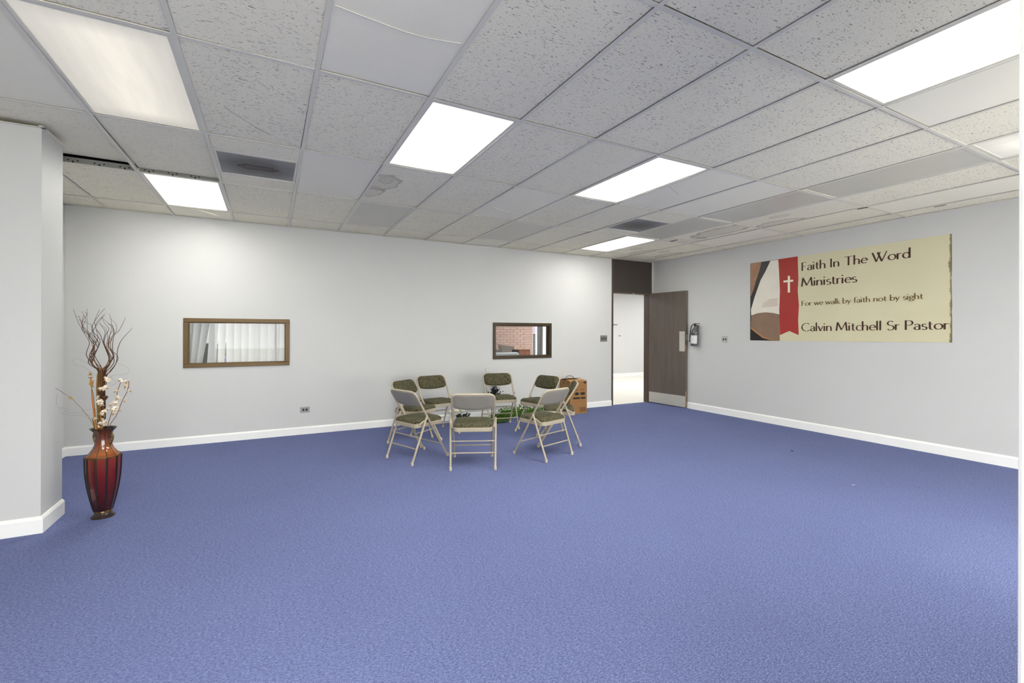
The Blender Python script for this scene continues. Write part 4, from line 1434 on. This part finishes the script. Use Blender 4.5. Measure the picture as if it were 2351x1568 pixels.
# boxwood garland along the wall and a boxwood tuft
root = thing('boxwood_garland', 'leafy green artificial boxwood garland lying along the foot of the wall', 'greenery', (3.62, 6.46, 0))
mb = MB()
leafy(mb, 1300, lambda: (random.uniform(-.40, .42), max(-.1, min(.1, random.gauss(0, .05))), abs(random.gauss(.06, .04)) + .005), .03, .42)
part('foliage', mb, M['leaf'], root)['kind'] = 'stuff'
mb = MB()
mb.tube(catmull([(-.42, 0, .03), (-.2, .02, .05), (0, -.02, .04), (.2, .02, .06), (.42, 0, .04)], 5), .004, 6)
part('vine', mb, M['reed_green'], root)
root = thing('boxwood_tuft', 'rounded green boxwood tuft standing out from the wall under a chair', 'greenery', (3.085, 6.20, 0), 0)
mb = MB()
leafy(mb, 420, lambda: (max(-.13, min(.13, random.gauss(0, .085))), max(-.07, min(.07, random.gauss(0, .05))), random.uniform(.005, .11)), .028, .42)
part('foliage', mb, M['leaf'], root)['kind'] = 'stuff'
mb = MB()
for q in range(8):
    a = 2 * PI * q / 8
    mb.tube([(0, 0, 0), (.04 * math.cos(a), .03 * math.sin(a), .06), (.1 * math.cos(a), .06 * math.sin(a), .11)], .002, 5)
part('twig', mb, M['reed_green'], root)
# charcoal spray in a clear vase
SX, SY = 3.075, 6.42
r = thing('dried_spray', 'charcoal dried twig spray standing in a clear glass cylinder by the wall', 'dried spray', (SX, SY, 0))
part('glass_cylinder', MB().lathe([(.03, 0), (.032, .004), (.03, .1), (.034, .24), (.031, .24), (.027, .1), (.027, .01)], 18), M['glass'], r, 60)
mb = MB()
lv = MB()
for k in range(22):
    a = random.uniform(0, 2 * PI)
    l_ = random.uniform(.06, .34)
    sp = random.uniform(.03, .24) * (1 if k % 2 else .6)
    p1 = Vector((sp * .1 * math.cos(a), sp * .1 * math.sin(a) * .5, .36))
    p2 = Vector((sp * .5 * math.cos(a), sp * .3 * math.sin(a), .36 + l_ * .5))
    p3 = Vector((sp * math.cos(a), max(-.15, min(.18, sp * .6 * math.sin(a))), .36 + l_))
    C = catmull([(0, 0, .02), (0, 0, .25), p1, p2, p3], 5)
    mb.tube(C, [.0025 * (1 - .7 * i / len(C)) for i in range(len(C))], 5)
    for q in range(20):
        b_ = C[9 + int(random.random() ** 1.6 * (len(C) - 10))]
        d = Vector((random.gauss(0, 1), random.gauss(0, .6), random.uniform(-.2, 1))).normalized()
        s = d.cross(Vector((.3, 1, .2))).normalized()
        ll = random.uniform(.022, .045)
        lv.add([b_, b_ + d * ll * .5 + s * ll * .3, b_ + d * ll, b_ + d * ll * .5 - s * ll * .3, b_ + d * ll * .5 + Vector((0, .003, 0))], [(0, 1, 4), (1, 2, 4), (2, 3, 4), (3, 0, 4)])
part('twigs', mb, M['spray'], r, 60)
part('dried_leaves', lv, M['spray'], r)['kind'] = 'stuff'
# long antenna-like sprig over the chair back
tag(part('thin_sprig', MB().tube(catmull([(3.06, 6.45, .05), (3.05, 6.45, .4), (3.0, 6.46, .62), (2.955, 6.47, .80)], 6), .0016, 5).tube(catmull([(3.03, 6.455, .5), (2.97, 6.45, .58), (2.86, 6.42, .62)], 5), .0014, 5)
         .tube(catmull([(3.0, 6.46, .62), (3.02, 6.46, .68), (3.02, 6.46, .74)], 4), .0014, 5), M['spray'], None, 60), 'single thin grey sprig rising above the chair back at the wall', 'dried sprig')
for k, (x, y, s) in enumerate(((3.44, 6.36, .032), (3.40, 6.34, .022), (3.47, 6.34, .02))):
    mb = MB().lathe([(.2 * s, 0), (s, .25 * s), (1.1 * s, .5 * s), (.7 * s, .85 * s), (.2 * s, s)], 9)
    tag(part('pebble', mb, M['stone'], None, 60), 'small grey pebble on the carpet in front of the boxwood row', 'pebble', 'pebbles by the boxwood').location = (x, y, 0)
# bits on the carpet
mb = MB()
for k in range(5):
    a = random.uniform(0, 6)
    mb.tube([(.012 * math.cos(a + q) + random.uniform(-.004, .004), .012 * math.sin(a + q), .003 + .002 * (q % 2)) for q in (0, .8, 1.7, 2.6)], .0022, 5)
tag(part('lint_scrap', mb, M['black'], None, 60), 'tiny black scrap of lint lying on the open carpet', 'lint').location = (5.311, 3.153, 0)
tag(part('thread_scrap', MB().tube([(0, 0, .002), (.02, -.004, .003), (.045, -.004, .002)], .0012, 5), M['cross'], None, 60), 'pale thread lying on the open carpet', 'thread').location = on_ = (4.60, 2.20, 0)

# ================================================================== rooms beyond the back wall
# blind room
YO = YB + .12
struct('wall_office_side', MB().box(2.2, 2.3, YO, 10.9, 0, 2.8), M['wall'], 'white partition between the two rooms behind the windows', 'wall')
struct('wall_office_left', MB().box(-3.1, -3.0, YO, 9.3, 0, 2.8), M['wall'], 'white side wall of the room with blinds', 'wall')
struct('wall_office_back', MB().box(-3.1, 2.2, 9.2, 9.3, 0, 2.8), M['wall'], 'white rear wall of the room with blinds', 'wall')
struct('floor_office', MB().box(-3.1, 2.25, YB + .05, 9.3, -.06, 0), M['vinyl'], 'pale floor of the room with blinds', 'floor')
struct('ceiling_office', MB().box(-3.1, 2.25, YO, 9.3, 2.72, 2.82), M['wall'], 'white ceiling of the room with blinds', 'ceiling')
struct('wall_lobby_back', holes_wall(2.3, 12.2, 0, 2.8, [(6.46, 6.64, .2, 2.2)], 11.0, 11.12), M['wall'], 'white rear wall of the lobby beyond the doorway', 'wall')
struct('wall_lobby_right', MB().box(12.1, 12.2, YO, 11.0, 0, 2.8), M['wall'], 'white end wall of the lobby', 'wall')
struct('wall_lobby_front', MB().box(XR + .12, 12.2, YB, YO, 0, 2.8), M['wall'], 'white lobby wall beside the doorway', 'wall')
struct('wall_lobby_panel', MB().box(6.80, 12.1, 10.8, 11.0, 0, 2.72), M['wall'], 'white lobby wall panel seen through the doorway', 'wall')
struct('floor_lobby', MB().box(2.25, 12.2, YB + .05, 11.1, -.06, 0), M['vinyl'], 'beige vinyl floor of the lobby beyond the doorway', 'floor')
struct('ceiling_lobby', MB().box(2.25, 12.2, YO, 11.1, 2.72, 2.82), M['wall'], 'white ceiling of the lobby', 'ceiling')
baseboard('baseboard_lobby', [(12.1, 10.8), (6.80, 10.8)], 'white baseboard of the lobby wall seen through the doorway', .11)
for k, (x, y, lab_) in enumerate(((-.3, 8.1, 'lit ceiling light in the room with blinds'), (4.6, 8.6, 'lit ceiling light in the lobby near the brick'), (8.6, 8.6, 'lit ceiling light in the lobby past the doorway'), (10.6, 9.2, 'lit ceiling light at the far lobby end'), (9.4, 7.6, 'lit ceiling light just past the doorway in the lobby'), (6.9, 9.6, 'lit ceiling light between the lobby curtain and the doorway'))):
    if 'c' not in protos:
        protos['c'] = o = make_light('c')
    else:
        o = copy_tree(protos['c'])
    o.location = (x, y, 2.72 - .09)
    tag(o, lab_, 'ceiling light', 'fluorescent ceiling light panels')
# lobby wall bits
wall_plate('wall_socket', 'tiny pair of dark sockets on the lobby wall seen through the doorway', 'outlet', (9.42, 10.8, 1.25), 0, .15, .08, M['wall'], 'outlet', 2)
r = thing('wall_hook', 'small grey hook rail on the lobby wall beyond the doorway', 'hook', (9.24, 10.8, 1.59))
part('rail', MB().box(-.08, .08, -.015, 0, -.018, .018), M['plate_grey'], r, None, .003, 1)
for x in (-.05, .05):
    part('hook', MB().tube([(x, -.012, 0), (x, -.04, -.01), (x, -.045, .01)], .004, 6), M['plate_dark'], r)

# vertical blinds behind window 1
SLATS = [(60, 175, 30, 150), (170, 282, 120, 240), (276, 390, 196, 318), (380, 496, 290, 395), (490, 616, 450, 576), (608, 724, 600, 696), (716, 834, 720, 832), (826, 946, 824, 940),
         (936, 1048, 934, 1044), (1036, 1148, 1034, 1144), (1136, 1226, 1132, 1216), (1222, 1342, 1208, 1326), (1332, 1446, 1316, 1426), (1436, 1526, 1416, 1508), (1516, 1612, 1498, 1600), (1602, 1716, 1590, 1706)]
BX = lambda x: -.875 + .000765 * (x - 215) + 1.1e-8 * (x - 215) * (x - 1605) * -1
r = thing('vertical_blind', 'white vertical slat blind hanging behind the brass framed window', 'blind', (0, 6.90, 0))
part('headrail', MB().box(-1.05, .36, -.025, .025, 1.80, 1.84), M['trim'], r, None, .004, 1)
for x in (-.95, -.3, .28):
    part('bracket', MB().box(x - .015, x + .015, -.122, -.02, 1.84, 1.846), M['steel'], r)
for k, (a, b, c, d) in enumerate(SLATS):
    mb = MB()
    a, b, c, d = BX(a), BX(b), BX(c), BX(d)
    rows = []
    for z in (1.80, .55):
        f = (1.465 - z) / .5
        l_, r_ = a + (c - a) * f, b + (d - b) * f
        for i in range(7):
            u = i / 6
            rows.append((l_ + (r_ - l_) * u, (.034 - .068 * u) * (1.5 if k == 10 else 1) + .010 * (1 - 4 * (u - .5) ** 2), z))
    mb.add(rows, [(i, i + 1, 8 + i, 7 + i) for i in range(6)])
    part('slat', mb, M['blind'], r, 60)
r = thing('filing_cabinet', 'dark grey metal cabinet glimpsed between the blind slats', 'cabinet', (-.80, 8.3, 0))
part('body', MB().box(-.26, .26, 0, .5, 0, 1.168), M['cabinet_grey'], r, None, .006, 1)
for z in (.05, .42, .79):
    dr = part('drawer', MB().box(-.24, .24, -.012, 0, z, z + .34), M['cabinet_grey'], r, None, .004, 1)
    part('handle', MB().box(-.06, .06, -.03, -.012, z + .24, z + .26), M['cabinet_grey'], dr)
r = thing('poster_tube', 'upright purple tube glimpsed low between the blind slats', 'tube', (-.538, 7.2, 0))
part('body', MB().lathe([(.036, 0), (.04, .01), (.04, .99), (.036, 1.0)], 20), M['purple'], r, 40)
part('cap', MB().lathe([(.042, .985), (.042, 1.012), (.03, 1.016)], 20), M['purple'], r, 40)

# brick wall in the lobby
bk = struct('wall_brick', MB().box(4.6, 6.175, 10.815, 11.0, 0, 2.72).box(6.175, 6.44, 10.955, 11.0, 0, 2.72), M['mortar'], 'pale pink brick wall seen through the bronze framed window', 'wall')
bme = MB().box(-.0985, .0985, 0, .02, 0, .0577).mesh('brick', M['brick'], None, .002, 1)
bhalf = MB().box(-.0475, .0475, 0, .02, 0, .0577).mesh('brick', M['brick'], None, .002, 1)
for row in range(9, 25):
    z = .0677 * row + .005
    for k in range(8):
        x = 6.175 - .10 - .2032 * k - (.1016 if row % 2 else 0)
        if x < 4.7:
            continue
        link('brick', bme, bk, (x, 10.80, z))
    if row % 2:
        link('brick', bhalf, bk, (6.175 - .049, 10.80, z))
    link('brick', bme, bk, (6.335, 10.94, z))
# lobby side window with curtain
struct('trim_1', MB().box(6.665, 6.83, 10.77, 10.80, 0, 2.3), M['trim'], 'wide white casing board beside the lobby curtain', 'trim')
r = thing('window_3', 'narrow glazed lobby side light beside the brick', 'window', (6.55, 11.0, .2), 0, None, 'structure')
part('frame', MB().box(-.09, -.075, -.01, .1, 0, 2.0).box(.075, .09, -.01, .1, 0, 2.0).box(-.075, .075, -.01, .1, 0, .02).box(-.075, .075, -.01, .1, 1.98, 2.0), M['trim'], r)
part('pane', MB().box(-.075, .075, .05, .055, .02, 1.98), M['glass'], r)
mb = MB()
for k in range(25):
    t_ = k / 24
    mb.v += [(6.56 + .10 * t_, 10.90 + .015 * math.sin(t_ * 22), .03), (6.56 + .10 * t_, 10.90 + .015 * math.sin(t_ * 22), 2.4)]
mb.f = [(2 * k, 2 * k + 2, 2 * k + 3, 2 * k + 1) for k in range(24)]
tag(part('curtain', mb, M['curtain'], None, 60), 'gathered grey curtain beside the lobby side light', 'curtain')


def pillow(w_, d_, h_, n=10):
    mb = MB()
    vs_ = []
    for s in (-1, 1):
        for b in range(n + 1):
            for a in range(n + 1):
                u, v_ = a / n * 2 - 1, b / n * 2 - 1
                e = ((1 - u ** 4) * (1 - v_ ** 4)) ** .5
                vs_.append((u * w_ / 2 * (1 - .06 * (1 - abs(v_))), s * d_ / 2 * e, v_ * h_ / 2 * (1 - .06 * (1 - abs(u)))))
    k = (n + 1) ** 2
    fs = []
    for s in (0, 1):
        for b in range(n):
            for a in range(n):
                i0 = s * k + b * (n + 1) + a
                fs.append((i0, i0 + 1, i0 + n + 2, i0 + n + 1))
    mb.add(vs_, fs)
    return mb


r = thing('sofa', 'grey taupe sofa against the brick wall in the lobby', 'sofa', (4.95, 10.35, 0))
part('seat', MB().box(-.9, .62, -.42, .40, .08, .44), M['sofa2'], r, None, .04, 3)
part('backrest', MB().box(-.9, .62, .22, .44, .44, .90), M['sofa2'], r, None, .05, 3)
part('armrest', MB().box(.44, .64, -.42, .44, .08, .64), M['sofa2'], r, None, .05, 3)
part('armrest', MB().box(-1.06, -.9, -.42, .44, .08, .64), M['sofa2'], r, None, .05, 3)
for x in (-.95, .55):
    for y in (-.36, .36):
        part('leg', MB().lathe([(.02, 0), (.028, .08)], 10, (x, y, 0)), M['wood_red'], r, 40)
tag(part('sofa_cushion', pillow(.46, .2, .42), M['sofa'], None, 60), 'taupe cushion leaning on the sofa, tilted', 'cushion')
o = bpy.data.objects['sofa_cushion']
o.location = (5.27, 10.24, .82)
o.rotation_euler = (math.radians(-18), math.radians(7), 0)
tag(part('sofa_cushion', pillow(.5, .2, .46), M['sofa2'], None, 60), 'dark grey cushion at the end of the lobby sofa', 'cushion')
o = bpy.data.objects['sofa_cushion.001']
o.location = (4.75, 10.42, .83)
o.rotation_euler = (math.radians(-15), math.radians(-6), 0)
r = thing('armchair', 'pale grey upholstered armchair seen from behind in the lobby', 'armchair', (4.36, 8.2, 0), 0)
part('backrest', MB().box(-.28, .28, .2, .36, .12, .935), M['armchair'], r, None, .05, 3)
part('seat', MB().box(-.26, .26, .36, .86, .2, .44), M['armchair'], r, None, .04, 3)
for s in (-1, 1):
    part('armrest', MB().box(s * .30 - .06, s * .30 + .06, .3, .86, .12, .62), M['armchair'], r, None, .04, 3)
    for y in (.28, .8):
        part('leg', MB().lathe([(.016, 0), (.022, .13)], 10, (s * .25, y, 0)), M['wood_red'], r, 40)
r = thing('wooden_cabinet', 'reddish wooden cabinet with dark end panel in the lobby', 'cabinet', (5.345, 9.50, 0))
part('carcass', MB().box(-.14, .165, -.02, .28, .06, .935), M['wood_red'], r, None, .004, 1)
part('end_panel', MB().box(-.165, -.14, -.02, .28, .06, .935), M['black'], r)
part('top', MB().box(-.17, .17, -.035, .285, .935, .947), M['wood_red'], r, None, .004, 1)
for k in range(2):
    dd = part('door', MB().box(-.135 + .15 * k, .01 + .15 * k, -.035, -.02, .08, .90), M['wood_red'], r, None, .003, 1)
    part('knob', MB().lathe([(.008, 0), (.012, .012), (.006, .02)], 10), M['steel'], dd, 40).matrix_local = Matrix.Translation((-.01 + .05 * k, -.035, .6)) @ Matrix.Rotation(PI / 2, 4, 'X')
for x in (-.12, .12):
    for y in (.02, .26):
        part('leg', MB().lathe([(.02, 0), (.02, .06)], 8, (x, y, 0)), M['wood_red'], r)
# outdoors past the side light
struct('ground_outdoor', MB().box(2, 24, 11.13, 40, -.25, -.2), M['lawn'], 'yellow green lawn outside the lobby side light', 'lawn')
struct('pavement', MB().box(2, 24, 13.2, 14.6, -.2, -.19), M['pavement'], 'pale pavement strip across the lawn outside', 'pavement')
struct('added_shade_roof', MB().box(2, 24, 11.13, 15.5, 2.9, 3.0), M['trim'], 'added unseen roof shading the ground outside the lobby side light', 'roof')  # invented canopy, there to keep skylight off the outdoor ground
r = thing('utility_box', 'dark box standing on the lawn outside the lobby side light', 'utility box', (9.0, 16.2, -.2))
part('body', MB().box(-.8, .8, 0, .6, 0, 1.45), M['black'], r, None, .02, 2)
part('lid', MB().box(-.84, .84, -.04, .64, 1.45, 1.5), M['cabinet_grey'], r, None, .01, 1)
r = thing('outbuilding', 'lilac rendered building in the distance outside', 'building', (13, 24, -.2))
part('wall', MB().box(-6, 6, 0, 4, 0, 5), M['lilac'], r)
part('roof', MB().add([(-6.3, -.3, 5), (6.3, -.3, 5), (6.3, 4.3, 5), (-6.3, 4.3, 5), (-6.3, 2, 6.5), (6.3, 2, 6.5)], [(0, 1, 5, 4), (3, 4, 5, 2), (0, 4, 3), (1, 2, 5), (0, 3, 2, 1)]), M['wood_red'], r)
